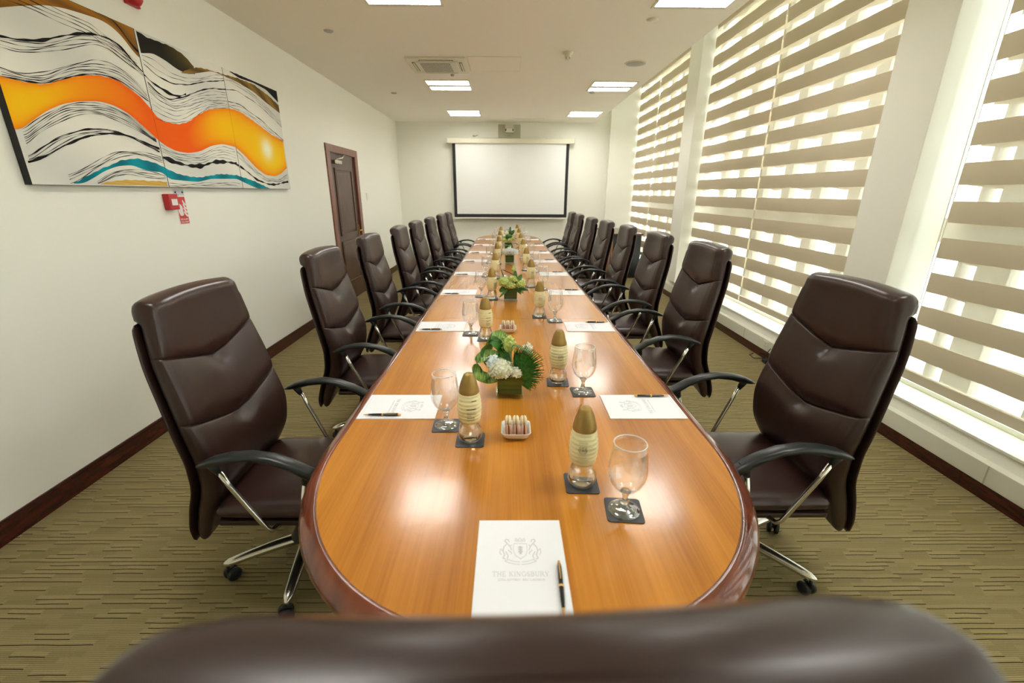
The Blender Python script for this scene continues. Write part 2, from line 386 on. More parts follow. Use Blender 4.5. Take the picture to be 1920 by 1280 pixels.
# ------------------------------------------------------------------ ceiling things
def light(x0, x1, y0, y1, label):
    r = thing('ceiling_light', label, 'ceiling light', ((x0+x1)/2, (y0+y1)/2, H-.001), 0, 'square fluorescent ceiling lights')
    w, d = (x1-x0)/2, (y1-y0)/2; t = .018
    fr = B().box(-w, w, -d, -d+t, -.008, .0).box(-w, w, d-t, d, -.008, 0).box(-w, -w+t, -d+t, d-t, -.008, 0).box(w-t, w, -d+t, d-t, -.008, 0)
    obj('frame', fr, m_cream, r)
    obj('centre_bar', B().box(-w+t, w-t, -.052, .052, -.012, -.001), m_lou, r)
    for s in (-1, 1): obj('side_reflector', B().box(-w+t, w-t, min(s*(d-t-.02), s*(d-t)), max(s*(d-t-.02), s*(d-t)), -.008, -.0012), m_lou, r)
    for s in (-1, 1):
        obj('lamp_panel', B().box(-w+t, w-t, min(s*.052, s*(d-t-.02)), max(s*.052, s*(d-t-.02)), -.003, -.0015), m_lamp, r)
    lb = B(); n = 16
    for i in range(1, n):
        x = -w+t+(2*w-2*t)*i/n
        for s in (-1, 1): lb.box(x-.0012, x+.0012, min(s*.052, s*(d-t)), max(s*.052, s*(d-t)), -.010, -.0032)
    obj('louvre', lb, m_lou, r)['kind'] = 'stuff'
for j, (y0, y1) in enumerate(((8.93, 9.55), (6.65, 7.27), (3.58, 4.20), (1.0, 1.6))):
    d = ['nearest the projector screen', 'in the middle of the photo', 'cut by the top photo edge', 'above the near table end'][j]
    light(-1.08, -.48, y0, y1, 'square fluorescent ceiling light left of the table, '+d)
    light(1.17, 1.77, y0, y1, 'square fluorescent ceiling light on the window side, '+d)
# cassette air conditioner
ac = thing('air_conditioner', 'cream square ceiling cassette air conditioner with a grille and dark outlet slots', 'air conditioner', (-.77, 5.92, H-.001))
b = B().box(-.33, .33, -.31, .31, -.022, 0, .006); obj('panel', b, m_cream, ac)
obj('grille_surround', B().box(-.235, .235, -.225, .225, -.034, -.022, .008), m_cream, ac)
obj('grille_backing', B().box(-.19, .15, -.19, .19, -.0365, -.0345), m_dark, ac)
gb = B()
for i in range(12): gb.box(-.19, .15, -.185+i*.033, -.176+i*.033, -.0385, -.0368)
for i in range(20): gb.box(-.19+i*.0175, -.1855+i*.0175, -.19, .19, -.0382, -.0370)
obj('grille', gb, m_cream, ac)['kind'] = 'stuff'
for (x0, x1, y0, y1) in ((-.19, .19, .245, .275), (-.19, .19, -.275, -.245), (.25, .282, -.19, .19), (-.282, -.25, -.19, .19)):
    obj('outlet_slot', B().box(x0, x1, y0, y1, -.0235, -.0221), m_dark, ac)
    hx = (x0+x1)/2; hy = (y0+y1)/2
    if x1-x0 > .1: obj('louvre_flap', B().box(x0+.01, x1-.01, hy-.004, hy+.011, -.032, -.024), m_cream, ac)
    else: obj('louvre_flap', B().box(hx-.004, hx+.011, y0+.01, y1-.01, -.032, -.024), m_cream, ac)
obj('indicator', B().lathe([(0, -.055), (.02, -.05), (.024, -.04), (.02, -.03)], 16, (.12, .30, 0)), m_grey, ac)
def hatch(x0, x1, y0, y1, label):
    r = thing('access_hatch', label, 'hatch', ((x0+x1)/2, (y0+y1)/2, H-.001)); w, d = (x1-x0)/2, (y1-y0)/2
    obj('lid', B().box(-w+.006, w-.006, -d+.006, d-.006, -.003, 0), m_ceil, r)
    obj('rim', B().box(-w, w, -d, -d+.004, -.004, 0).box(-w, w, d-.004, d, -.004, 0).box(-w, -w+.004, -d, d, -.004, 0).box(w-.004, w, -d, d, -.004, 0), m_cream, r)
hatch(-.42, .175, 5.58, 6.18, 'flat cream access hatch in the ceiling right of the air conditioner')
hatch(.16, .76, 9.80, 10.2, 'flat cream access hatch in the ceiling above the projector screen')
def disc(name, x, y, r_, label, cat, m=m_plastic, grp=None):
    r = thing(name, label, cat, (x, y, H-.001), 0, grp)
    obj('cover', B().lathe([(r_, 0), (r_, -.006), (r_*.8, -.011), (0, -.012)], 24), m, r)
    obj('rose', B().lathe([(r_*1.12, 0), (r_*1.12, -.002), (r_*.9, -.003)], 24), m_cream, r)
disc('sprinkler_cover', -1.62, 4.80, .042, 'small round sprinkler cover on the ceiling above the painting, nearest one', 'sprinkler', m_grey, 'round sprinkler covers')
disc('sprinkler_cover', -1.67, 7.49, .042, 'small round sprinkler cover on the ceiling above the door', 'sprinkler', m_grey, 'round sprinkler covers')
disc('sprinkler_cover', 1.26, 4.45, .045, 'small round sprinkler cover on the ceiling near the top right ceiling light', 'sprinkler', m_cream, 'round sprinkler covers')
disc('sprinkler_cover', 1.27, 7.36, .042, 'small round sprinkler cover right behind the middle window-side ceiling light', 'sprinkler', m_grey, 'round sprinkler covers')
sp = thing('ceiling_speaker', 'round grey grilled loudspeaker set in the ceiling near the blinds', 'speaker', (1.485, 5.80, H-.001))
obj('grille', B().lathe([(.105, 0), (.105, -.005), (.08, -.008), (0, -.009)], 32), m_grey, sp)
obj('ring', B().lathe([(.122, 0), (.122, -.005), (.116, -.008), (.106, -.006), (.106, 0)], 32), m_cream, sp)
sd = thing('smoke_detector', 'small cream smoke detector hanging from the ceiling above the table', 'smoke detector', (.663, 5.40, H-.001))
obj('base', B().lathe([(.055, 0), (.052, -.016), (.036, -.022), (.034, -.045), (.0, -.047)], 24), m_cream, sd)
sb = B()
for k in range(6): a = k*PI/3; sb.box(-.003, .003, -.003, .003, -.066, -.046, 0, Matrix.Translation((.024*math.cos(a), .024*math.sin(a), 0)))
obj('chamber_posts', sb, m_grey, sd)['kind'] = 'stuff'
obj('sensor_cap', B().lathe([(.028, -.066), (.024, -.072), (0, -.073)], 20), m_cream, sd)

# ------------------------------------------------------------------ back wall things
YS = 10.22
sc = thing('projection_screen', 'pull-down white projection screen with black borders on the far wall', 'projection screen', (.098, YS, 2.60))
obj('casing', B().box(-1.345, 1.345, -.055, .06, -.045, .055, .014), m_cream, sc)
for s in (-1, 1): obj('end_cap', B().box(min(s*1.345, s*1.36), max(s*1.345, s*1.36), -.05, .058, -.042, .06, .004), m_plastic, sc)
obj('fabric', B().box(-1.175, 1.175, -.003, -.001, -1.475, -.045), m_screen, sc)
obj('black_border', B().box(-1.238, -1.175, -.003, -.001, -1.545, -.045).box(1.175, 1.238, -.003, -.001, -1.545, -.045).box(-1.175, 1.175, -.003, -.001, -1.545, -1.475), m_border, sc)
obj('bottom_bar', B().box(-1.25, 1.25, -.012, .008, -1.575, -1.546, .004), m_plastic, sc)
for s in (-1, 1): obj('wall_bracket', B().box(s*1.2-.02, s*1.2+.02, .055, YB-YS-.002, -.03, .03), m_cream, sc)
pj = thing('projector_unit', 'white camera unit on a square grey wall plate above the projection screen', 'wall camera', (.066, YB, 2.82))
obj('back_plate', B().box(-.235, .235, -.02, 0, -.14, .12, .006), mat('plate_grey', (.50, .50, .36), .45), pj)
obj('body', B().box(-.10, .10, -.14, -.03, -.045, .045, .022), m_plastic, pj)
obj('bracket', B().box(-.09, .09, -.09, -.02, .04, .115, .006), m_cream, pj)
for s in (-1, 1): obj('vent', B().box(s*.075-.01, s*.075+.01, -.1415, -.139, -.022, .022, .0), m_dark, pj)
obj('plug', B().box(-.05, .06, -.03, -.02, -.115, -.085, .003), m_grey, pj)
mc = thing('microphone_bracket', 'tiny black and white wall fitting resting above the left of the screen casing', 'bracket', (-.68, YS, 2.656))
obj('mount', B().box(-.05, .02, -.03, .02, 0, .03, .005), m_plastic, mc)
obj('knob', B().lathe([(0, -.02), (.02, -.018), (.02, .018), (0, .02)], 16, (.0, -.02, .045), 'y'), m_grey, mc)
obj('arm', B().tube([(0, 0, .02), (.05, -.01, .05), (.085, -.02, .055)], .009, 8), m_grey, mc)

# ------------------------------------------------------------------ left wall: door, switch, alarms
dr = struct('door_1', B().box(XL-.055, XL-.012, DY0+.07, DY1-.07, .005, DZ-.07), m_door)
fd = 0.018
obj('door_frame', B().box(XL-.10, XL+fd, DY0-.05, DY0+.075, 0, DZ, .006).box(XL-.10, XL+fd, DY1-.075, DY1+.05, 0, DZ, .006).box(XL-.10, XL+fd+.001, DY0-.05, DY1+.05, DZ-.075, DZ+.02, .006), m_frame, dr)
xf = XL-.012
py0, py1 = DY0+.26, DY1-.26
for z0, z1, nm in ((.30, .86, 'lower'), (1.0, 1.86, 'upper')):
    mb = B()
    for (a, b2, c, d) in ((py0-.03, py0, z0-.03, z1+.03), (py1, py1+.03, z0-.03, z1+.03), (py0, py1, z0-.03, z0), (py0, py1, z1, z1+.03)):
        mb.box(xf-.002, xf+.013, a, b2, c, d, .004)
    obj('panel_moulding', mb, m_door, dr)
    obj('door_panel', B().box(xf-.002, xf+.005, py0+.03, py1-.03, z0+.03, z1-.03, .004), m_door, dr)
for z in (1.80, 1.56, 1.05, .35): obj('hinge', B().box(xf-.002, xf+.018, DY0+.074, DY0+.10, z-.055, z+.055, .003), m_brass, dr)
obj('door_closer', B().box(xf, xf+.06, DY0+.17, DY0+.42, 1.935, 1.985, .01).tube([(xf+.04, DY0+.24, 1.99), (xf+.075, DY0+.40, 2.02), (xf+.03, DY0+.62, 2.085)], .010, 8), m_alu, dr)
obj('door_handle', B().box(xf, xf+.008, DY1-.15, DY1-.115, .90, 1.08, .003).tube([(xf+.004, DY1-.132, 1.0), (xf+.05, DY1-.132, 1.0), (xf+.055, DY1-.15, 1.0), (xf+.05, DY1-.25, .995)], .009, 8), m_brass, dr)
sw = thing('wall_switch', 'small white wall switch plate on the wall beyond the door', 'light switch', (XL, 7.88, 1.50))
obj('plate', B().box(0, .008, -.037, .037, -.058, .058, .003), m_plastic, sw); obj('rocker', B().box(.008, .011, -.014, .014, -.022, .022, .002), m_white, sw)
cp = thing('fire_call_point', 'red square break-glass fire alarm box under the painting', 'fire alarm', (XL, 3.262, 1.505))
obj('housing', B().box(0, .045, -.045, .045, -.055, .05, .006), m_red, cp)
obj('glass_panel', B().box(.045, .0475, -.026, .030, -.026, .016, .001), m_signwhite, cp)
obj('lettering', B().box(.0476, .0479, -.015, .02, -.008, -.004).box(.0476, .0479, -.010, .014, .0, .003), m_print_m, cp)
obj('flame_mark', B().prism([(-.006, -.008), (.006, -.008), (.009, .0), (.004, .012), (0, .004), (-.006, .008)], 0, .001), m_signwhite, cp)
cp.children[-1].matrix_local = Matrix.Translation((.0455, 0, .033)) @ Matrix(((0, 0, 1, 0), (1, 0, 0, 0), (0, 1, 0, 0), (0, 0, 0, 1)))
def text_mesh(s, size, name, align='CENTER', ext=0.0):
    cu = bpy.data.curves.new(name, 'FONT'); cu.body = s; cu.size = size; cu.align_x = align; cu.align_y = 'CENTER'; cu.extrude = ext; cu.resolution_u = 2
    o = bpy.data.objects.new(name, cu); C.objects.link(o); dg = bpy.context.evaluated_depsgraph_get()
    me = bpy.data.meshes.new_from_object(o.evaluated_get(dg)); me.name = name
    bpy.data.objects.remove(o); bpy.data.curves.remove(cu); return me
FLIPW = Matrix(((0, 0, 1, 0), (1, 0, 0, 0), (0, 1, 0, 0), (0, 0, 0, 1)))     # drawing x,y -> wall Y,Z (left wall faces +X; Y runs rightwards)
sg = thing('fire_sign', 'red and white fire alarm call point sign with a hand and flames', 'sign', (XL, 3.385, 1.44))
obj('backing', B().box(0, .003, -.052, .052, -.098, .10, .001), m_signwhite, sg)
obj('red_field', B().box(.003, .0036, -.046, .046, -.092, .094), m_signred, sg)
def flat(parent, name, pts, m, x=.0037):
    o = obj(name, B().prism(pts, 0, .0006), m, parent); o.matrix_local = Matrix.Translation((x, 0, 0)) @ FLIPW; return o
flat(sg, 'hand_symbol', [(-.044, .088), (-.030, .088), (-.026, .050), (-.008, .040), (.004, .026), (.004, -.028), (-.006, -.036), (-.030, -.036), (-.043, -.010)], m_signwhite)
for i in range(4):
    z = .066-.026*i
    flat(sg, 'flame_symbol', [(.014-.002*i, z), (.020, z-.018), (.036, z-.034), (.044, z-.030), (.044, z-.022), (.028, z-.006), (.020, z+.008)], m_signwhite)
for i, s in enumerate(('FIRE ALARM', 'CALL POINT')):
    o = obj('lettering', text_mesh(s, .0185, 'sign_text', ext=.0002), m_signwhite, sg); o.matrix_local = Matrix.Translation((.0042, 0, -.062-.019*i)) @ FLIPW @ Matrix.Diagonal((.78, 1, 1, 1))
hd = thing('sign_holder', 'clear plastic sign strip with two dark screws between painting and fire sign', 'sign holder', (XL, 3.385, 1.565))
obj('strip', B().box(0, .003, -.052, .052, -.022, .022, .001), mat('pale_acrylic', (.62, .62, .66), .2), hd)
for s in (-1, 1): obj('screw', B().lathe([(.007, .003), (.006, .006), (0, .0065)], 12, (0, s*.036, 0), 'x'), m_dark, hd)
sr = thing('alarm_sounder', 'dark red fire alarm sounder high on the left wall above the painting', 'fire alarm', (XL, 3.33, 2.72))
obj('base', B().box(0, .022, -.055, .055, -.05, .055, .004), m_red, sr)
obj('dome', B().lathe([(.05, .022), (.048, .045), (.035, .062), (0, .066)], 24, (0, 0, 0), 'x'), m_red, sr)

# ------------------------------------------------------------------ power sockets on the trunking
def socket(y, label, holes=True):
    r = thing('power_socket', label, 'socket', (XR, y, .14), 0, 'white sockets on the window trunking')
    obj('plate', B().box(-.008, 0, -.043, .043, -.043, .043, .003), m_plastic, r)
    hb = B()
    for dy, dz in ((0, .018), (-.012, -.01), (.012, -.01)): hb.box(-.0086, -.0078, dy-.003, dy+.003, dz-.004, dz+.004)
    obj('socket_hole', hb, m_dark, r)
socket(1.79, 'white power socket on the trunking at the right edge of the photo')
socket(4.02, 'white power socket on the trunking, nearest of the two by the cable')
socket(4.17, 'white power socket on the trunking, farther of the two by the cable')
pb = thing('power_adapter', 'small black adapter and cable lying at the baseboard under the sockets', 'cable', (2.56, 4.05, 0))
obj('adapter', B().box(-.02, .03, -.035, .035, 0, .035, .005), m_black, pb)
obj('cable', B().tube([(.04, .02, .14), (.02, .03, .09), (.0, .05, .03), (-.05, .12, .006), (-.04, .22, .006), (.02, .26, .006)], .004, 8), m_black, pb)

# ------------------------------------------------------------------ credenza in the far right corner
cz = thing('credenza', 'dark credenza with an orange wood side behind the right hand chairs', 'cabinet', (2.30, 9.2, 0))
obj('body', B().box(-.26, .28, -.58, .8, .06, .82, .004), m_black, cz)
obj('side_panel', B().box(-.285, -.262, -.60, .82, .06, .82, .003), m_cred, cz)
obj('top', B().box(-.30, .30, -.62, .84, .82, .85, .005), m_ped, cz)
obj('plinth', B().box(-.24, .26, -.56, .78, 0, .06), m_dark, cz)
for k in range(2):
    y = -.58+.70*k
    d = obj('door', B().box(-.300, -.286, y+.01, y+.68, .08, .80, .003), m_cred, cz)
    obj('handle', B().tube([(-.302, y+.6, .42), (-.322, y+.6, .44), (-.322, y+.6, .54), (-.302, y+.6, .56)], .006, 8), m_brass, d)
# ================================================================== the three-canvas painting
PC = {'orange_t':[(0.042,0.467),(0.112,0.467),(0.216,0.475),(0.322,0.519),(0.43,0.562),(0.528,0.587),(0.628,0.6),(0.728,0.591),(0.826,0.55),(0.913,0.498),(0.955,0.435),(1.017,0.421),(1.138,0.417),(1.261,0.445),(1.406,0.519),(1.556,0.58),(1.824,0.63),(1.972,0.632),(2.133,0.598),(2.306,0.553),(2.495,0.503),(2.741,0.47)],'orange_b':[(0.029,0.245),(0.097,0.294),(0.189,0.353),(0.294,0.403),(0.398,0.433),(0.531,0.456),(0.629,0.451),(0.726,0.422),(0.822,0.362),(0.911,0.302),(0.982,0.264),(1.079,0.238),(1.211,0.236),(1.341,0.259),(1.489,0.311),(1.64,0.339),(1.818,0.334),(1.938,0.278),(2.115,0.173),(2.263,0.123),(2.44,0.117),(2.584,0.152),(2.712,0.211)],'teal_t':[(0.225,0.011),(0.314,0.049),(0.408,0.087),(0.492,0.116),(0.581,0.149),(0.698,0.166),(0.785,0.159),(0.921,0.133),(0.933,0.117),(1.082,0.081),(1.257,0.07),(1.539,0.107),(1.769,0.105),(2.017,0.067),(2.293,0.001)],'teal_b':[(0.225,0.009),(0.279,0.009),(0.344,0.036),(0.444,0.083),(0.543,0.113),(0.655,0.125),(0.735,0.102),(0.81,0.094),(0.916,0.093),(0.928,0.052),(1.089,0.044),(1.246,0.039),(1.408,0.066),(1.759,0.075),(1.889,0.041),(2.058,0.002),(2.292,-0.002)],'gold1_b':[(0.062,0.746),(0.114,0.767),(0.207,0.804),(0.358,0.858),(0.463,0.879),(0.572,0.89),(0.679,0.898),(0.749,0.889),(0.817,0.857),(0.858,0.816),(0.902,0.779),(0.923,0.764)],'dark2_t':[(0.947,0.924),(1.035,0.91),(1.2,0.919),(1.304,0.914),(1.39,0.891),(1.472,0.841)],'dark2_b':[(0.941,0.798),(1.054,0.828),(1.164,0.813),(1.261,0.786),(1.371,0.777),(1.458,0.8)],'gold2_t':[(1.303,0.772),(1.405,0.82),(1.506,0.852),(1.562,0.862),(1.795,0.877),(2.032,0.896),(2.294,0.901),(2.542,0.857),(2.777,0.792)],'gold2_b':[(1.302,0.77),(1.351,0.776),(1.459,0.802),(1.674,0.866),(1.842,0.872),(2.048,0.862),(2.273,0.837),(2.483,0.784),(2.756,0.726)],'blk3_t':[(1.923,0.926),(2.126,0.929),(2.432,0.934),(2.795,0.937)],'blk3_b':[(1.935,0.922),(2.061,0.902),(2.299,0.914),(2.522,0.901),(2.783,0.81)],'ochre_t':[(0.383,0.009),(0.489,0.03),(0.627,0.038),(0.744,0.036),(0.922,0.034)],'ochre_b':[(0.388,0.007),(0.481,0.006),(0.616,0.006),(0.734,0.006),(0.916,0.003)],'s_gold':[(0.558,0.944),(0.668,0.939),(0.763,0.929),(0.818,0.9),(0.865,0.837),(0.925,0.794)],'s_a':[(0.024,0.633),(0.072,0.64),(0.157,0.653),(0.271,0.681),(0.393,0.732),(0.514,0.782),(0.614,0.81),(0.724,0.812),(0.794,0.789),(0.836,0.752),(0.929,0.684)],'s_a2':[(0.012,0.598),(0.059,0.6),(0.128,0.593),(0.23,0.614),(0.361,0.665),(0.48,0.712),(0.606,0.753),(0.705,0.756),(0.799,0.723),(0.922,0.662)],'s_b':[(0.021,0.511),(0.043,0.507),(0.133,0.506),(0.261,0.539),(0.428,0.619),(0.555,0.668),(0.68,0.68),(0.804,0.656),(0.934,0.56)],'s_b2':[(0.038,0.471),(0.113,0.471),(0.217,0.478),(0.324,0.524),(0.431,0.566),(0.529,0.592),(0.63,0.606),(0.73,0.598),(0.829,0.559),(0.922,0.516)],'s_c':[(0.034,0.239),(0.1,0.288),(0.192,0.347),(0.297,0.397),(0.395,0.423),(0.528,0.446),(0.625,0.44),(0.723,0.411),(0.819,0.351),(0.916,0.292)],'s_c2':[(0.026,0.172),(0.104,0.233),(0.197,0.291),(0.303,0.34),(0.398,0.367),(0.521,0.389),(0.629,0.372),(0.727,0.34),(0.834,0.305),(0.93,0.271)],'s_d':[(0.023,0.123),(0.101,0.171),(0.182,0.217),(0.288,0.263),(0.384,0.293),(0.506,0.308),(0.619,0.305),(0.735,0.278),(0.908,0.218)],'s_d2':[(0.014,0.098),(0.107,0.133),(0.212,0.189),(0.334,0.241),(0.473,0.28),(0.605,0.3),(0.723,0.286),(0.819,0.26),(0.92,0.239)],'s_e':[(0.094,0.009),(0.243,0.065),(0.399,0.13),(0.57,0.196),(0.742,0.21),(0.875,0.193),(0.921,0.183)],'s_e2':[(0.204,0.009),(0.316,0.054),(0.443,0.118),(0.575,0.171),(0.706,0.189),(0.822,0.176),(0.921,0.156)],'s_f':[(0.36,0.012),(0.476,0.07),(0.592,0.1),(0.705,0.1),(0.808,0.088),(0.918,0.072)],'s_f2':[(0.371,0.012),(0.496,0.05),(0.609,0.07),(0.723,0.063),(0.812,0.052),(0.917,0.044)],'t_a':[(0.95,0.745),(1.043,0.699),(1.188,0.675),(1.347,0.705),(1.529,0.76),(1.836,0.838)],'t_a2':[(0.942,0.789),(1.057,0.787),(1.195,0.749),(1.34,0.741),(1.491,0.776),(1.663,0.833),(1.837,0.871)],'t_b':[(0.931,0.69),(0.964,0.65),(1.052,0.625),(1.147,0.605),(1.24,0.611),(1.306,0.641)],'t_b2':[(0.947,0.647),(1.009,0.595),(1.117,0.566),(1.278,0.612),(1.462,0.688),(1.631,0.737),(1.839,0.772)],'t_c':[(0.945,0.594),(1.009,0.547),(1.155,0.521),(1.32,0.566),(1.531,0.639),(1.829,0.681)],'t_c2':[(0.935,0.432),(1.018,0.423),(1.14,0.422),(1.263,0.453),(1.408,0.525),(1.558,0.586),(1.827,0.637)],'t_d':[(0.932,0.192),(1.036,0.163),(1.162,0.149),(1.327,0.155),(1.496,0.194),(1.646,0.207),(1.799,0.195)],'t_d2':[(0.937,0.271),(1.025,0.239),(1.147,0.219),(1.309,0.227),(1.48,0.284),(1.658,0.32),(1.825,0.313)],'t_e':[(0.929,0.208),(1.026,0.186),(1.169,0.171),(1.336,0.181),(1.507,0.226),(1.655,0.236),(1.8,0.224)],'t_f':[(0.91,0.022),(1.08,0.019),(1.285,0.029),(1.517,0.041),(1.788,0.039)],'t_f2':[(0.91,0.008),(1.075,0.003),(1.279,0.009),(1.51,0.02),(1.795,0.016)],'u_a':[(1.847,0.873),(2.049,0.865),(2.324,0.802),(2.534,0.728),(2.749,0.635)],'u_a2':[(1.85,0.837),(2.012,0.836),(2.257,0.79),(2.492,0.706),(2.75,0.592)],'u_b':[(1.819,0.767),(1.997,0.792),(2.217,0.76),(2.425,0.711),(2.754,0.593)],'u_c':[(1.833,0.679),(2.018,0.69),(2.178,0.642),(2.357,0.606),(2.509,0.546),(2.738,0.473)],'u_c2':[(1.832,0.644),(2.003,0.644),(2.167,0.61),(2.343,0.565),(2.498,0.512),(2.738,0.461)],'u_d':[(1.798,0.192),(1.924,0.149),(2.083,0.076),(2.27,0.039),(2.452,0.043),(2.7,0.074)],'u_e':[(1.816,0.312),(1.955,0.241),(2.107,0.149),(2.287,0.09),(2.466,0.083),(2.707,0.147)],'u_e2':[(1.812,0.276),(1.942,0.203),(2.097,0.117),(2.279,0.065),(2.477,0.06),(2.699,0.111)],'u_g':[(2.565,0.928),(2.695,0.885),(2.799,0.858)]}
def smooth(a, k=9):
    ker = np.ones(k)/k; p = np.pad(a, (k//2, k//2), 'edge'); return np.convolve(p, ker, 'valid')
def curve(key):
    if isinstance(key, str):
        p = sorted(PC[key]); p = [(-.03, p[0][1])]+p if 0 < p[0][0] < .13 and key in ('orange_t', 'orange_b', 's_b2') else p; U = np.array([q[0] for q in p]); V = np.array([q[1] for q in p])
    else: U, V = key
    uu = np.arange(U[0], U[-1]+.004, .008); vv = smooth(smooth(np.interp(uu, U, V), 7), 7); return uu, vv
rng = np.random.RandomState(3)
ORG, YEL, DORG, GOLD, TEAL, BLK, OCH, WHT = lin(252, 145, 8), lin(255, 210, 5), lin(245, 98, 8), lin(165, 110, 30), lin(0, 150, 165), lin(22, 20, 22), lin(222, 180, 90), lin(255, 252, 215)
def mixc(a, b, t): t = max(0, min(1, t)); return tuple(a[i]*(1-t)+b[i]*t for i in range(3))
def c_orange(u, v, t):
    e = abs(t-.5)*2
    y = math.exp(-((u-.10)/.28)**2)*.75+math.exp(-((u-1.72)/.35)**2)*.7+math.exp(-((u-2.42)/.38)**2)*1.1
    y *= (1-.55*e**3)
    c = mixc(ORG, YEL, y); c = mixc(c, DORG, (.75*math.exp(-((u-.95)/.30)**2)+.8*math.exp(-((u-1.2)/.3)**2))*(1-y)+.55*e**4)
    w = math.exp(-((u-2.36)/.085)**2-((v-.36)/.075)**2)
    return mixc(c, WHT, w*1.2)
bands = []   # (top curve, bottom curve, colour function)
def cc(c, j=.12): return lambda u, v, t: mixc(c, (0, 0, 0), j*(.5+.5*math.sin(u*37+t*9)))
topedge = (np.array([-.05, .96]), np.array([.935, .935]))
bands.append((topedge, curve('gold1_b'), lambda u, v, t: mixc(GOLD, lin(110, 75, 30), .4+.4*math.sin(u*14+t*5))))
bands.append((curve('dark2_t'), curve('dark2_b'), lambda u, v, t: mixc(lin(32, 30, 22), lin(95, 80, 35), max(0, (u-1.15)*4)*t)))
bands.append((curve('gold2_t'), curve('gold2_b'), lambda u, v, t: mixc(lin(150, 115, 45), lin(95, 75, 40), .5+.5*math.sin(u*21+t*3))))
bands.append((curve('blk3_t'), curve('blk3_b'), cc(BLK)))
bands.append((curve('ochre_t'), curve('ochre_b'), cc(OCH, .2)))
bands.append((curve('teal_t'), curve('teal_b'), lambda u, v, t: mixc(TEAL, lin(0, 110, 125), .5+.5*math.sin(u*25))))
bands.append((curve('orange_t'), curve('orange_b'), c_orange))
strokes = []
def stroke(c, w, j=0.0, gaps=0.0):
    uu, vv = c; n = len(uu); ph = rng.rand(3)*6
    ww = 1.25*w*(1+.5*np.sin(uu*23+ph[0])+.35*np.sin(uu*61+ph[1])); ww = np.maximum(ww, w*.35)
    vj = vv+j*np.sin(uu*17+ph[2])
    strokes.append((uu, vj, ww))
def between(a, b, n, w=.0021):
    A, Bc = curve(a), curve(b); u0, u1 = max(A[0][0], Bc[0][0]), min(A[0][-1], Bc[0][-1]); uu = np.arange(u0, u1, .008)
    for k in range(n):
        t = k/(n-1); stroke((uu, np.interp(uu, *A)*(1-t)+np.interp(uu, *Bc)*t), w, .004)
between('s_a', 's_a2', 5); between('s_b', 's_b2', 6); between('s_c', 's_c2', 7); between('s_d', 's_d2', 4)
between('s_e', 's_e2', 4); between('s_f', 's_f2', 4); between('t_a', 't_a2', 3, .0016); between('t_b2', 't_c', 5, .0016)
between('t_c', 't_c2', 5, .0016); between('t_d2', 't_e', 5, .0016); between('t_f', 't_f2', 3, .0015)
between('u_a', 'u_a2', 4, .0014); between('u_c', 'u_c2', 3, .0018); between('u_e', 'u_e2', 5, .0017)
for k, w in (('s_a', .008), ('s_gold', .008), ('s_d2', .007), ('s_d', .004), ('t_a', .004), ('t_b', .011), ('t_d', .017), ('u_d', .011), ('u_c', .004), ('u_b', .003), ('u_g', .006), ('s_b2', .003), ('t_b2', .005)):
    stroke(curve(k), w, .002)
top3 = (np.arange(-.05, .9, .02), np.interp(np.arange(-.05, .9, .02), [-.05, .3, .6, .93], [.91, .92, .90, .78]))
for k in range(4): stroke((top3[0], top3[1]-.02*k-.05), .002, .004)
UB = [0, .93, 1.83, 2.735]
m_canvas = bpy.data.materials.new('painted_canvas'); m_canvas.use_nodes = True
_b = m_canvas.node_tree.nodes['Principled BSDF']; _b.inputs['Roughness'].default_value = .8; _b.inputs['Specular IOR Level'].default_value = .25
_a = m_canvas.node_tree.nodes.new('ShaderNodeVertexColor'); _a.layer_name = 'paint'; m_canvas.node_tree.links.new(_a.outputs[0], _b.inputs['Base Color'])
m_canvas_edge = mat('black_canvas_edge', (.02, .018, .018), .7)
XF = .035
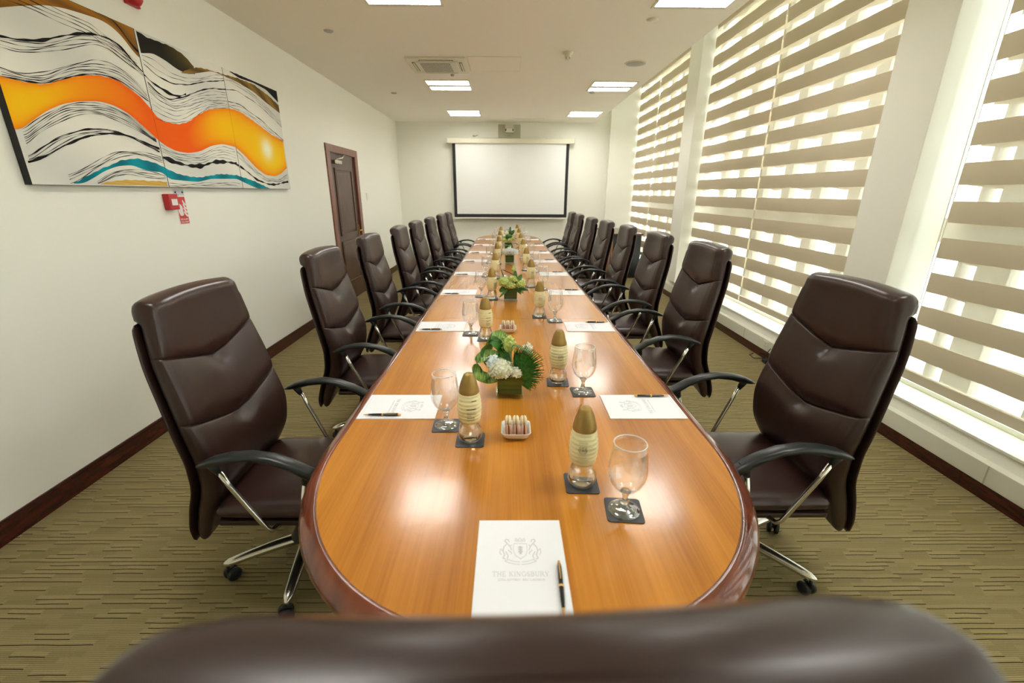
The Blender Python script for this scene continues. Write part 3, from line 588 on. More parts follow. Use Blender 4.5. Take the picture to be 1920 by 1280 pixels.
def canvas(i, label):
    u0, u1 = UB[i]+.0008, UB[i+1]-.0008
    r = thing('canvas_painting', label, 'painting', (XL+.003, 2.325, 1.60), 0, 'abstract wave canvases on the left wall')
    obj('stretcher', B().box(.0, XF-.001, u0, u1, 0, .93, .002), m_canvas_edge, r)
    vs, fs, cols = [], [], []
    def quad_grid(uu, rows, colf, x):
        n0 = len(vs); m = len(rows)
        for a, u in enumerate(uu):
            for b2 in range(m): vs.append((x, u, min(.9295, max(.0005, rows[b2][a])))); cols.append(colf(u, rows[b2][a], b2/(m-1)))
        for a in range(len(uu)-1):
            for b2 in range(m-1): k = n0+a*m+b2; fs.append((k, k+1, k+m+1, k+m))
    gu = np.linspace(u0+.0022, u1-.0022, 30); gz = [np.full(30, z) for z in np.linspace(.001, .929, 20)]
    quad_grid(gu, gz, lambda u, v, t: mixc(lin(236, 234, 222), lin(214, 214, 206), .5+.5*math.sin(u*5+v*9)), XF)
    lay = XF+.0004
    for T, Bo, cf in bands:
        a0, a1 = max(u0, T[0][0], Bo[0][0]), min(u1, T[0][-1], Bo[0][-1])
        if a1-a0 < .02: continue
        uu = np.linspace(a0, a1, int((a1-a0)/.012)+2); tv, bv = np.interp(uu, *T), np.interp(uu, *Bo)
        jt = .003*np.sin(uu*90)+.002*np.sin(uu*47); tv = np.maximum(tv+jt*.6, bv+.001)
        m = 12 if cf is c_orange else 5
        quad_grid(uu, [bv+(tv-bv)*k/(m-1) for k in range(m)], cf, lay); lay += .00015
    for uu0, vv, ww in strokes:
        k = (uu0 >= u0) & (uu0 <= u1)
        if k.sum() < 3: continue
        uu, v_, w_ = uu0[k], vv[k], ww[k]; lay += .00003
        quad_grid(uu, [v_-w_/2, v_+w_/2], lambda u, v, t: BLK, lay)
    me = mesh('painted_face', vs, fs); ca = me.color_attributes.new('paint', 'FLOAT_COLOR', 'POINT')
    ca.data.foreach_set('color', np.array([(*c, 1) for c in cols], dtype=np.float32).ravel())
    obj('painted_face', me, m_canvas, r)
canvas(0, 'abstract wave painting, leftmost and nearest canvas, orange ribbon with gold top corner')
canvas(1, 'abstract wave painting, middle canvas with a dark olive streak at its top')
canvas(2, 'abstract wave painting, rightmost canvas with a glowing white yellow spot')

# ================================================================== conference table
TX = lambda y: (.0875+(.042-.0875)*(y-1.3)/7.4)       # centre line
TW = lambda y: (.69+(.612-.69)*(y-1.3)/7.4)          # half width of the outer edge
Y0, Y1 = 1.35, 8.62
def outline(off, z, n=56):
    """table outline, inset by off, as list of points counter-clockwise"""
    P = []; by = .765-off*1.05; bf = .80-off
    for i in range(n+1):                              # near end, from left to right
        t = -PI/2+PI*i/n; s, c = math.sin(t), math.cos(t); e = 2/2.2
        dx = (abs(s)**e)*(1 if s > 0 else -1); P.append((TX(Y0)+dx*(TW(Y0)-off), Y0-by*abs(c)**e, z))
    for i in range(1, 16):
        y = Y0+(Y1-Y0)*i/16; P.append((TX(y)+TW(y)-off, y, z))
    for i in range(n+1):
        t = PI/2-PI*i/n; s, c = math.sin(t), math.cos(t); e = 2/2.2
        dx = (abs(s)**e)*(1 if s > 0 else -1); P.append((TX(Y1)+dx*(TW(Y1)-off), Y1+bf*abs(c)**e, z))
    for i in range(15, 0, -1):
        y = Y0+(Y1-Y0)*i/16; P.append((TX(y)-TW(y)+off, y, z))
    return P
TZ = .75
tb = thing('conference_table', 'long boat-shaped conference table with honey cherry top and mahogany edge', 'table', (.07, 5, 0))
tb.location = (0, 0, 0)
prof = [(.047, -.006), (.047, 0), (.038, .0015), (.030, -.001), (.019, -.005), (.008, -.014), (.001, -.026), (0, -.036), (.003, -.048), (.012, -.058), (.026, -.064), (.05, -.065), (.05, -.03)]
rings = [outline(o, TZ+z) for o, z in prof]; n = len(rings[0]); vs = [p for r_ in rings for p in r_]
fs = [(k*n+i, k*n+(i+1) % n, (k+1)*n+(i+1) % n, (k+1)*n+i) for k in range(len(rings)-1) for i in range(n)]
obj('edge_moulding', recalc(mesh('edge_moulding', vs, fs, True)), m_edge, tb)
# veneered top in sections with fine joints across
bm = bmesh.new(); ring = [bm.verts.new(p) for p in outline(.046, TZ)]; bm.faces.new(ring)
cuts = [2.957, 5.05, 7.15]
me0 = bpy.data.meshes.new('t'); bm.to_mesh(me0); bm.free()
ed = [-9]+cuts+[99]
for k in range(4):
    b2 = bmesh.new(); b2.from_mesh(me0)
    for co, no in (((0, ed[k]+.0008, 0), (0, -1, 0)), ((0, ed[k+1]-.0008, 0), (0, 1, 0))):
        bmesh.ops.bisect_plane(b2, geom=b2.verts[:]+b2.edges[:]+b2.faces[:], plane_co=co, plane_no=no, clear_outer=True)
    ex = bmesh.ops.extrude_face_region(b2, geom=b2.faces[:]); bmesh.ops.translate(b2, vec=(0, 0, -.03), verts=[v for v in ex['geom'] if isinstance(v, bmesh.types.BMVert)])
    bmesh.ops.recalc_face_normals(b2, faces=b2.faces)
    me = bpy.data.meshes.new('top_section'); b2.to_mesh(me); b2.free(); obj('top_section', me, m_wood, tb)
for y in (1.75, 4.0, 6.2, 8.3):
    x = TX(y)
    obj('pedestal', B().box(x-.22, x+.22, y-.05, y+.05, .04, TZ-.03, .006).box(x-.26, x+.26, y-.09, y+.09, 0, .04, .006), m_ped, tb)
obj('stretcher_panel', B().box(.04, .08, 1.8, 8.25, .25, .62, .004), m_ped, tb)

# ================================================================== chairs
def ip(x, xs, ys): return float(np.interp(x, xs, ys))
ZP = [.27, .35, .43, .55, .675, .81, 1.0, 1.15, 1.24]
XFp = [-.305, -.277, -.237, -.172, -.164, -.195, -.240, -.265, -.266]
_zz = np.linspace(.27, 1.24, 200); _xx = smooth(smooth(smooth(np.interp(_zz, ZP, XFp), 13), 11), 7)
xf_ = lambda z: ip(z, _zz, _xx)
_ww = smooth(smooth(np.interp(_zz, [.27, .40, .5, .6, .72, .81, .9, 1.045, 1.15, 1.24], [.212, .238, .262, .280, .290, .288, .283, .270, .251, .232]), 11), 11)
w_ = lambda z: ip(z, _zz, _ww)
T_ = lambda z: ip(z, [.27, .33, .45, .55, .7, .9, 1.15, 1.163, 1.17, 1.20, 1.24], [.034, .050, .066, .074, .070, .060, .056, .056, .082, .090, .084])
def vee(s): return .076*(1-abs(s)**1.02)
def warp(zeta, s):     # lets the mesh rows run along the V seams
    return zeta-vee(s)*ip(zeta, [.30, .55, .74, 1.08, 1.20], [0, .65, 1, 1, 0])
def disp(s, z):        # z is the row height before warping
    a, b = z-1.052, z-.818
    d = 0
    def pf(x, k): return 1-math.exp(-max(0, x)/k)
    if a > 0: d = .017*pf(a, .022)*pf(1.26-z, .05)
    elif b > 0: d = .017*pf(-a, .05)*pf(b, .022)
    else: d = .018*pf(-b, .05)*pf(z-.27, .05)
    for q in (a, b):
        d -= .008*math.exp(-(q/.0026)**2)
        if q <= .015: d -= .020*math.exp(-(s/.17)**2-((q+.012)/.028)**2)
        else: d -= .010*math.exp(-(s/.25)**2-((q-.015)/.02)**2)
    if b < .02:
        d += .0030*math.sin(s*46+1)*math.exp(-(s/.2)**2)*math.exp(-((b+.07)/.04)**2)
    elif a < 0: d += .0016*math.sin(s*30)*math.exp(-(s/.3)**2)*math.exp(-((a+.07)/.04)**2)
    d *= 1-.55*abs(s)**5
    d -= .0028*math.exp(-((abs(s)-.84)/.02)**2)
    d += .010*s*s
    return d
def back_mesh(z0, z1, T, wo, xo, name, front=True, nz=96, crown=.016):
    SF = [math.sin(PI/2*k/17)*1.0 for k in range(-17, 18)] if front else [math.sin(PI/2*k/9) for k in range(-9, 10)]
    SB = [math.sin(PI/2*k/7) for k in range(7, -8, -1)][1:-1]
    vs = []; rings = []
    zl = [z0+(z1-z0)*i/nz for i in range(nz+1)]
    if front:
        zl = [z for z in zl if min(abs(z-1.052), abs(z-.818)) > .012]
        for q in (1.052, .818): zl += [q+e for e in (-.010, -.006, -.0035, -.0015, 0, .0015, .0035, .006, .010)]
        zl += [z1-.002, z1-.005, z1-.009, z0+.002, z0+.005]
        zl.sort(); nz = len(zl)-1
    # denser rows near the seams happens by itself with 1 cm rows
    caps = [(.3, .004), (.62, .011), (.85, .022), (1, .04)]
    for i, z in enumerate(zl):
        dt, db = z1-z, z-z0
        kt = 1 if dt > .026 else math.sqrt(max(0, 1-((.026-dt)/.026)**2)); kb = 1 if db > .022 else math.sqrt(max(0, 1-((.022-db)/.022)**2))
        k = max(.04, kt*kb)
        w = (w_(z)+wo)-(1-k)*.012; Tz = T(z); xc = xf_(z)+xo-Tz/2
        ring = []
        for s in SF:
            e = (1-abs(s)**8)**(1/2.6) if abs(s) < 1 else 0
            d = disp(s, z)*k if front else 0
            gq = min(abs(z-1.052), abs(z-.818)); ws = w-(.0035*math.exp(-(gq/.0028)**2) if front else 0)
            zz_ = warp(z, s) if front else z
            ring.append((xc+.014*s*s+Tz/2*e*k+d*min(1, e*1.5)+((xf_(zz_)-xf_(z)) if front else 0), s*ws, zz_+crown*(1-s*s)*max(0, (z-1.0)/.24)))
        for s in SB:
            e = (1-abs(s)**6)**(1/3)
            ring.append((xc+.014*s*s-Tz/2*e*k, s*w, z+crown*(1-s*s)*max(0, (z-1.0)/.24)))
        rings.append(ring)
    n = len(rings[0]); vs = [p for r_ in rings for p in r_]
    fs = [(k*n+i, k*n+(i+1) % n, (k+1)*n+(i+1) % n, (k+1)*n+i) for k in range(len(rings)-1) for i in range(n)]
    fs += [tuple(range(n-1, -1, -1)), tuple((len(rings)-1)*n+i for i in range(n))]
    return recalc(mesh(name, vs, fs, True))
def seat_mesh():
    vs = []; fs = []; nx, ny = 26, 22
    rings = []
    for i in range(nx+1):
        t = i/nx; x = -.205+.485*t
        end = min(t, 1-t)*.485; k = 1 if end > .03 else math.sqrt(max(.0, 1-((.03-end)/.03)**2)); k = max(k, .05)
        drop = .035*max(0, (t-.72)/.28)**2; w = .262-.02*(1-k)-.012*max(0, (.3-t))
        ring = []
        for j in range(ny+1):
            s = -1+2*j/ny; ss = math.sin(PI/2*s); e = (1-abs(ss)**5)**(1/2.5) if abs(ss) < 1 else 0
            ring.append((x, ss*w, .432+.048*e*k+.010*math.sin(PI*t)*(1-ss*ss)*k-.006*(1-ss*ss)*math.sin(PI*t)*0-drop))
        for j in range(ny-1, 0, -1):
            s = -1+2*j/ny; ss = math.sin(PI/2*s); e = (1-abs(ss)**5)**(1/2.5)
            ring.append((x, ss*w, .432-.036*e*k-drop))
        rings.append(ring)
    n = len(rings[0]); vs = [p for r_ in rings for p in r_]
    fs = [(k*n+i, k*n+(i+1) % n, (k+1)*n+(i+1) % n, (k+1)*n+i) for k in range(len(rings)-1) for i in range(n)]
    fs += [tuple(range(n-1, -1, -1)), tuple((len(rings)-1)*n+i for i in range(n))]
    return recalc(mesh('seat', vs, fs, True))
def arm_mesh():
    path = [(-.170, .683), (-.150, .692), (-.11, .708), (-.05, .720), (.02, .725), (.09, .714), (.155, .688), (.21, .655), (.245, .625), (.262, .597)]
    hw = [.008, .017, .024, .027, .027, .027, .027, .027, .025, .020]; up = [.004, .008, .011, .013, .013, .013, .014, .015, .015, .012]; dn = [.004, .012, .022, .016, .013, .013, .015, .020, .018, .012]
    vs = []; n = 14; m = len(path)
    for i in range(m):
        p = Vector((path[i][0], 0, path[i][1])); a = path[max(i-1, 0)]; b = path[min(i+1, m-1)]
        t = Vector((b[0]-a[0], 0, b[1]-a[1])).normalized(); nn = Vector((-t.z, 0, t.x))
        for k in range(n):
            q = 2*PI*k/n; c, s = math.cos(q), math.sin(q)
            yy = hw[i]*(abs(c)**.7)*(1 if c > 0 else -1); hh = (up[i] if s > 0 else dn[i])*abs(s)**.8*(1 if s > 0 else -1)
            v = p+nn*hh; vs.append((v.x, yy, v.z))
    fs = [(i*n+k, i*n+(k+1) % n, (i+1)*n+(k+1) % n, (i+1)*n+k) for i in range(m-1) for k in range(n)]+[tuple(range(n-1, -1, -1)), tuple((m-1)*n+k for k in range(n))]
    b = B(); b.add(vs, fs, True)
    b.tube([(-.120, 0, .695), (-.108, 0, .672), (-.098, 0, .652)], [.018, .014, .009], 10, (0, 1, 0))
    b.tube([(.205, 0, .67), (.195, 0, .635), (.186, 0, .612)], [.020, .016, .011], 10, (0, 1, 0))
    return recalc(b.mesh('armrest'))
def make_chair():
    t = thing('office_chair', 'x', 'chair')
    obj('backrest_cushion', back_mesh(.272, 1.235, T_, 0, 0, 'backrest_cushion', crown=.011), m_leather, t)
    obj('backrest_shell', back_mesh(.268, 1.160, lambda z: .020, .002, 0, 'backrest_shell', False, 60, .012), m_leather_back, t, (-.0, 0, 0))
    sh = t.children[-1]
    # push the shell behind the cushion row by row
    for v in sh.data.vertices:
        z = min(max(v.co.z, .27), 1.24); v.co.x -= T_(min(z, 1.15))+.004
    obj('seat', seat_mesh(), m_leather, t)
    obj('seat_pan', B().box(-.20, .262, -.250, .250, .374, .398, .008), m_leather_back, t)
    am = arm_mesh()
    for s in (-1, 1):
        obj('armrest', am, m_black, t, (0, s*.318, 0))
        for pts in ([(-.098, s*.318, .658), (-.075, s*.316, .60), (-.03, s*.308, .50), (.012, s*.298, .405), (.022, s*.288, .388), (.03, s*.20, .368)],
                    [(.188, s*.318, .62), (.165, s*.314, .52), (.135, s*.300, .405), (.128, s*.288, .388), (.12, s*.20, .368)]):
            P = [Vector(p) for p in pts]; obj('arm_rod', B().tube(P, .0090, 10, (0, 0, 1)), m_chrome, t)
    obj('tilt_mechanism', B().box(-.13, .13, -.07, .07, .325, .372, .008), m_black, t)
    obj('gas_column', B().lathe([(.024, .13), (.024, .335)], 20).lathe([(0, .335), (.024, .335)], 20), m_black, t)
    obj('column_cover', B().lathe([(.028, .30), (.032, .27), (.042, .20), (.058, .155), (.072, .134), (.074, .126)], 24), m_black, t)
    obj('hub', B().lathe([(0, .128), (.050, .124), (.056, .11), (.052, .075), (0, .072)], 24), m_alu, t)
    lb = B(); P = []; R0 = .34
    vs = []; nn = 12; m = 12
    for i in range(m+1):
        q = i/m; r = .03+(R0-.03)*q; z = .112-.024*q**1.7; hw = .031-.011*q; hh = .024-.008*q
        if i == m: hw *= .35; hh *= .5
        if i == m-1: hw *= .92
        for k in range(nn):
            a = 2*PI*k/nn; c, s = math.cos(a), math.sin(a)
            vs.append((r, hw*c, z+hh*s))
    fs = [(i*nn+k, i*nn+(k+1) % nn, (i+1)*nn+(k+1) % nn, (i+1)*nn+k) for i in range(m) for k in range(nn)]+[tuple(range(nn-1, -1, -1)), tuple(m*nn+k for k in range(nn))]
    lb.add(vs, fs, True); lm_ = recalc(lb.mesh('base_leg'))
    cb = B().tube([(0, 0, .078), (0, 0, .05)], .007, 8, (1, 0, 0)).box(-.022, .012, -.008, .008, .028, .062, .004)
    for s in (-1, 1): cb.lathe([(0, s*.026), (.022, s*.026), (.0285, s*.022), (.0285, s*.008), (.02, s*.006)], 20, (-.012, 0, .029), 'y')
    cm = recalc(cb.mesh('caster'))
    for k in range(5):
        a = math.radians(206+72*k); l = obj('base_leg', lm_, m_alu, t, (0, 0, 0), a)
        obj('caster', cm, m_black, l, (R0-.018, 0, 0), .6+1.3*k)
    return t
proto = make_chair()
FIX = ('hub', 'base_leg')
def place_chair(first, x, y, rz, lift, label, group):
    c = proto if first else copy_thing(proto)
    c.location = (x, y, 0); c.rotation_euler = (0, 0, rz); c['label'] = label
    if group: c['group'] = group
    for ch in c.children:
        if not ch.name.startswith(FIX): ch.location.z += lift
    return c
LY = [1.63, 2.77, 3.80, 4.70, 5.66, 6.52, 7.46, 8.36]
LX = [-.862, -.825, -.84, -.795, -.812, -.78, -.755, -.757]
LL = [0, .004, .0, .006, 0, .0, .0, -.01]
RY = [1.63, 2.83, 3.84, 4.74, 5.68, 6.56, 7.52, 8.44]
RX = [1.045, 1.01, 1.03, .99, .975, .945, .915, .925]
RL = [.028, .036, .02, .02, .012, .006, .01, .006]
rr = random.Random(5)
seat_words = lambda side, i: 'brown leather office chair, %s from the camera on the %s side' % (ORD[i], side)
first = True
first_chair_state = [(ch, ch.location.z) for ch in proto.children]
for i in range(8):
    if i: place_chair(False, LX[i], LY[i], rr.uniform(-.03, .03), LL[i], seat_words('left, door', i), 'leather chairs along the table')
    place_chair(False, RX[i], RY[i], PI+rr.uniform(-.03, .03), RL[i], seat_words('right, window', i), 'leather chairs along the table')
hc = place_chair(False, .040, .455, PI/2+.035, .112, 'brown leather chair at the table head, cut off by the bottom photo edge', 'leather chairs along the table')
for ch in hc.children:
    if ch.name.startswith('arm'): ch.location.z = -.055
place_chair(True, LX[0], LY[0], 0, LL[0], seat_words('left, door', 0), 'leather chairs along the table')
# ================================================================== place settings
def stroke_poly(b, a, c, w, z, dz=.0003):
    a = Vector(a); c = Vector(c); d = (c-a).normalized(); nrm = Vector((-d.y, d.x))*w/2
    b.prism([tuple(a+nrm), tuple(a-nrm), tuple(c-nrm), tuple(c+nrm)], z, z+dz)
# serif capitals drawn as thick and thin strokes on a 1-high em
GL = {'T': (.72, [((0, 1), (.72, 1), .07), ((.36, 0), (.36, 1), .11), ((.22, 0), (.5, 0), .05), ((0, .82), (0, 1), .05), ((.72, .82), (.72, 1), .05)]),
      'H': (.78, [((.12, 0), (.12, 1), .11), ((.66, 0), (.66, 1), .11), ((.12, .52), (.66, .52), .06), ((0, 0), (.24, 0), .05), ((.54, 0), (.78, 0), .05), ((0, 1), (.24, 1), .05), ((.54, 1), (.78, 1), .05)]),
      'E': (.62, [((.12, 0), (.12, 1), .11), ((0, 0), (.6, 0), .06), ((0, 1), (.58, 1), .06), ((.12, .52), (.46, .52), .06), ((.6, 0), (.62, .2), .05), ((.58, 1), (.58, .82), .05)]),
      'K': (.74, [((.12, 0), (.12, 1), .11), ((.14, .45), (.62, 1), .06), ((.26, .56), (.68, 0), .11), ((0, 0), (.24, 0), .05), ((0, 1), (.24, 1), .05), ((.52, 1), (.72, 1), .05), ((.56, 0), (.76, 0), .05)]),
      'I': (.26, [((.13, 0), (.13, 1), .11), ((0, 0), (.26, 0), .05), ((0, 1), (.26, 1), .05)]),
      'N': (.80, [((.12, 0), (.12, 1), .06), ((.12, 1), (.68, 0), .11), ((.68, 0), (.68, 1), .06), ((0, 0), (.24, 0), .05), ((0, 1), (.16, 1), .05), ((.56, 1), (.8, 1), .05)]),
      'Y': (.74, [((.05, 1), (.37, .48), .10), ((.69, 1), (.37, .48), .06), ((.37, 0), (.37, .5), .11), ((.24, 0), (.5, 0), .05), ((0, 1), (.2, 1), .05), ((.58, 1), (.78, 1), .05)])}
def arc(cx, cy, rx, ry, a0, a1, n=8): return [(cx+rx*math.cos(math.radians(a0+(a1-a0)*i/n)), cy+ry*math.sin(math.radians(a0+(a1-a0)*i/n))) for i in range(n+1)]
def poly(pts, w): return [(pts[i], pts[i+1], w) for i in range(len(pts)-1)]
GL['G'] = (.80, poly(arc(.42, .5, .38, .5, 50, 330, 12), .09)+[((.74, .12), (.74, .45), .10), ((.6, .45), (.84, .45), .05), ((.68, .86), (.70, 1), .05)])
GL['S'] = (.52, poly(arc(.26, .74, .2, .25, 30, 260, 8)+arc(.26, .25, .22, .25, 80, -150, 8), .09))
GL['B'] = (.64, [((.12, 0), (.12, 1), .11), ((0, 0), (.36, 0), .05), ((0, 1), (.34, 1), .05)]+poly(arc(.32, .76, .22, .23, 90, -90, 7), .08)+poly(arc(.34, .27, .27, .26, 90, -90, 7), .09))
GL['U'] = (.76, [((.12, .3), (.12, 1), .11), ((.64, .3), (.64, 1), .06), ((0, 1), (.24, 1), .05), ((.52, 1), (.76, 1), .05)]+poly(arc(.38, .3, .26, .3, 180, 360, 8), .08))
GL['R'] = (.72, [((.12, 0), (.12, 1), .11), ((0, 0), (.24, 0), .05), ((0, 1), (.34, 1), .05), ((.34, .5), (.68, 0), .11), ((.58, 0), (.78, 0), .05)]+poly(arc(.32, .75, .22, .24, 90, -90, 7), .08))
def word(b, s, x0, y0, h, z, gap=.16):
    w = sum(GL[c][0]+gap if c != ' ' else .45 for c in s)*h; x = x0-w/2
    for c in s:
        if c == ' ': x += .45*h; continue
        wd, st = GL[c]
        for a, e, t in st: stroke_poly(b, (x+a[0]*h, y0+a[1]*h), (x+e[0]*h, y0+e[1]*h), t*h, z)
        x += (wd+gap)*h
    return w
def crest(b, cx, cy, sc, z):
    """shield between two rearing beasts over a ribbon, with a crown on top"""
    def pl(pts, w):
        for i in range(len(pts)-1): stroke_poly(b, (cx+pts[i][0]*sc, cy+pts[i][1]*sc), (cx+pts[i+1][0]*sc, cy+pts[i+1][1]*sc), w*sc, z)
    pl([(-.15, .22), (.15, .22), (.16, 0), (.12, -.14), (0, -.24), (-.12, -.14), (-.16, 0), (-.15, .22)], .012)
    pl([(-.06, .10), (.06, .10)], .03); pl([(-.05, .04), (.05, .04)], .03); pl([(-.05, -.03), (.05, -.03)], .04); pl([(0, .14), (0, -.10)], .05)
    pl([(-.12, .30), (-.10, .38), (-.05, .32), (0, .40), (.05, .32), (.10, .38), (.12, .30), (-.12, .30)], .014)
    for s in (-1, 1):
        pl([(s*.20, .02), (s*.24, .14), (s*.30, .22), (s*.36, .30), (s*.33, .36), (s*.27, .33), (s*.26, .27)], .022)
        pl([(s*.30, .22), (s*.38, .12), (s*.40, 0), (s*.36, -.12), (s*.40, -.22), (s*.34, -.24)], .022)
        pl([(s*.40, 0), (s*.46, .06), (s*.47, -.06), (s*.43, -.12)], .014); pl([(s*.24, .14), (s*.19, .18)], .018); pl([(s*.28, .02), (s*.20, -.06), (s*.21, -.10)], .02)
        pl([(s*.34, -.02), (s*.28, -.14), (s*.30, -.24)], .02)
        pl([(s*.02, -.33), (s*.16, -.31), (s*.28, -.26), (s*.36, -.30)], .012); pl([(s*.02, -.40), (s*.18, -.38), (s*.30, -.33), (s*.36, -.30)], .012)
# ---- notepad
PH = .0035
def make_pad():
    r = thing('notepad', 'x', 'notepad')
    obj('sheets', B().box(-.105, .105, -.15, .15, 0, PH, 0), m_paper, r)
    b = B(); crest(b, 0, .045, .105, PH+.0001)
    word(b, 'THE KINGSBURY', 0, -.030, .0125, PH+.0001)
    obj('crest_and_name_print', b, m_print, r)
    t = text_mesh('COLOMBO SRI LANKA', .0078, 'place_print', ext=.0001); o = obj('place_print', t, m_print, r, (0, -.040, PH+.0003)); o.scale = (1.35, 1, 1)
    lb = B(); x = -.095
    q = random.Random(1)
    while x < .095:
        w = q.uniform(.002, .007); lb.box(x, min(x+w, .096), -.1405, -.1393, PH+.0001, PH+.0003); x += w+.0012
    obj('address_line_print', lb, m_print, r)['kind'] = 'stuff'
    return r
def make_pen():
    r = thing('ballpoint_pen', 'x', 'pen')
    z = .0055
    obj('lower_barrel', B().lathe([(.0016, -.058), (.0034, -.050), (.0048, -.030), (.0052, -.004), (.0052, 0)], 14, (0, 0, z), 'y'), m_pen, r)
    obj('upper_barrel', B().lathe([(.0052, .006), (.0052, .055), (.0046, .062), (0, .062)], 14, (0, 0, z), 'y'), m_pen, r)
    obj('ring', B().lathe([(.0052, 0), (.0056, .001), (.0056, .005), (.0052, .006)], 14, (0, 0, z), 'y'), m_brass, r)
    obj('tip', B().lathe([(0, -.072), (.0008, -.071), (.0022, -.062), (.0032, -.050)], 12, (0, 0, z), 'y'), m_brass, r)
    obj('plunger', B().lathe([(.0046, .061), (.0044, .066), (.003, .067), (.003, .073), (0, .074)], 12, (0, 0, z), 'y'), m_brass, r)
    obj('clip', B().box(-.0012, .0012, .018, .062, z+.0055, z+.0072, .0004), m_brass, r)
    return r
def make_coaster():
    me = B()
    bm = bmesh.new(); bmesh.ops.create_cube(bm, size=1)
    for v in bm.verts: v.co = Vector((v.co.x*.098, v.co.y*.098, .0015+v.co.z*.003))
    bmesh.ops.bevel(bm, geom=[e for e in bm.edges if abs(e.verts[0].co.z-e.verts[1].co.z) > .001], offset=.010, segments=5, profile=.5, affect='EDGES')
    m = bpy.data.meshes.new('coaster'); bm.to_mesh(m); bm.free(); m.materials.append(m_coaster); return m
CM = make_coaster()
m_foot = thin_glass('goblet_foot_glass', (.93, .95, .94), .10, .75, .03, .35)
def make_goblet():
    r = thing('water_goblet', 'x', 'glass')
    obj('foot', recalc(B().lathe([(0, 0), (.040, 0), (.043, .0015), (.0425, .0035), (.030, .007), (.015, .0115), (.0095, .017), (.0078, .021)], 40).mesh('foot')), m_foot, r)
    obj('stem', recalc(B().lathe([(0, .0205), (.0092, .0205), (.0104, .024), (.0092, .028), (.0072, .034), (.0070, .042), (.0092, .052), (.014, .060), (.012, .0635), (0, .0655)], 24).mesh('stem')), m_glass, r)
    obj('bowl', B().lathe([(.0, .0615), (.012, .062), (.020, .0655), (.031, .074), (.041, .087), (.0485, .104), (.0515, .122), (.0510, .142), (.0482, .168), (.0450, .190), (.0425, .207), (.0415, .207), (.0438, .190), (.0472, .168), (.0500, .142), (.0505, .122), (.0475, .105), (.040, .089), (.030, .0765), (.019, .0685), (0, .0665)], 48), m_goblet, r)
    obj('rim', B().lathe([(.0426, .2062), (.0432, .2072), (.0426, .2082), (.0412, .2082), (.0408, .2072), (.0412, .2062)], 40, close=True), mat('rim_glass', (.9, .92, .9), .05, spec=1), r)
    return r
def ribbed(z):  # label radius with soft rings
    return ip(z, [.076, .085, .10, .125, .15, .17, .183], [.0325, .0368, .0400, .0412, .0400, .0365, .0335])+.0006*math.sin(z*2*PI/.0135)
def make_bottle(kind):
    r = thing('water_bottle', 'x', 'bottle')
    lo = [(0, .0006), (.026, 0), (.034, .003), (.0395, .011), (.0420, .022), (.0415, .036), (.0380, .050), (.0335, .060), (.0315, .067), (.0320, .074), (.0330, .078)]
    n = 40; vs = []; m = len(lo)
    for i in range(n):
        a = 2*PI*i/n
        for k, (q, z) in enumerate(lo):
            am = .0016 if .028 < z < .07 else 0
            q2 = q+am*math.sin(3*a+z*180)+am*.6*math.cos(5*a-z*150); vs.append((q2*math.cos(a), q2*math.sin(a), z))
    fs = [(i*m+k, ((i+1) % n)*m+k, ((i+1) % n)*m+k+1, i*m+k+1) for i in range(n) for k in range(m-1)]
    obj('clear_base', mesh('clear_base', vs, fs, True), m_pet, r)
    wv = []; wl = [(0, .003), (.026, .003), (.0365, .012), (.0393, .022), (.0385, .034), (.035, .050), (.0295, .066), (.0295, .0765), (0, .0765)]
    obj('water', recalc(B().lathe(wl, 32).mesh('water')), m_wat, r)
    zz = [.076+.107*k/44 for k in range(45)]
    obj('label_sleeve', B().lathe([(.030, .0765)]+[(ribbed(z), z) for z in zz]+[(.030, .1835)], 40), m_label, r)
    n = 36; vs = []; cz = [(.0338, .1825), (.0345, .186), (.0335, .196), (.0305, .209), (.0265, .222), (.0220, .234), (.0185, .242), (.0160, .2470), (.0125, .2497), (0, .2505)]; m = len(cz)
    for i in range(n):
        a = 2*PI*i/n
        for q, z in cz:
            am = .0022*math.exp(-((z-.208)/.012)**2); q2 = q-am*(1+math.cos(5*a+1))*.7; vs.append((q2*math.cos(a), q2*math.sin(a), z))
    fs = [(i*m+k, ((i+1) % n)*m+k, ((i+1) % n)*m+k+1, i*m+k+1) for i in range(n) for k in range(m-1)]
    obj('gold_cap', mesh('gold_cap', vs, fs, True), m_gold, r)
    def wrap(me, name, m_):
        for v in me.vertices:
            x, y, z = v.co; q = ribbed(y)+.0008+z; a = -PI/2+x/.040; v.co = (q*math.cos(a), q*math.sin(a), y)
        return obj(name, me, m_, r)
    b = B(); crest(b, 0, .135, .026, 0)
    if kind == 'crest':
        wrap(b.mesh('crest_print'), 'crest_print', m_print_d)
        b = B(); word(b, 'THE KINGSBURY', 0, .1175, .0025, 0); wrap(b.mesh('name_print'), 'name_print', m_print_m)
        b = B(); q = random.Random(2)
        for z, w in ((.156, .026), (.111, .02), (.103, .03), (.099, .033), (.094, .03), (.090, .033)): 
            x = -w/2
            while x < w/2: l = q.uniform(.001, .003); b.box(x, x+l, z, z+.0010, 0, .0002); x += l+.0006
        wrap(b.mesh('small_print'), 'small_print', m_print_m)['kind'] = 'stuff'
    else:
        b = B(); q = random.Random(4)
        for z, w, h in ((.134, .030, .0035), (.124, .026, .0012), (.117, .03, .002), (.112, .012, .0012), (.103, .024, .0024), (.097, .022, .0014), (.092, .026, .0014), (.162, .014, .003)):
            x = -.010 if z != .162 else .006
            e = x+w
            while x < e: l = q.uniform(.0008, .0026)*(1+h*200); b.box(x, x+l, z, z+h, 0, .0002); x += l+.0007
        wrap(b.mesh('small_print'), 'small_print', m_print_d)['kind'] = 'stuff'
    return r
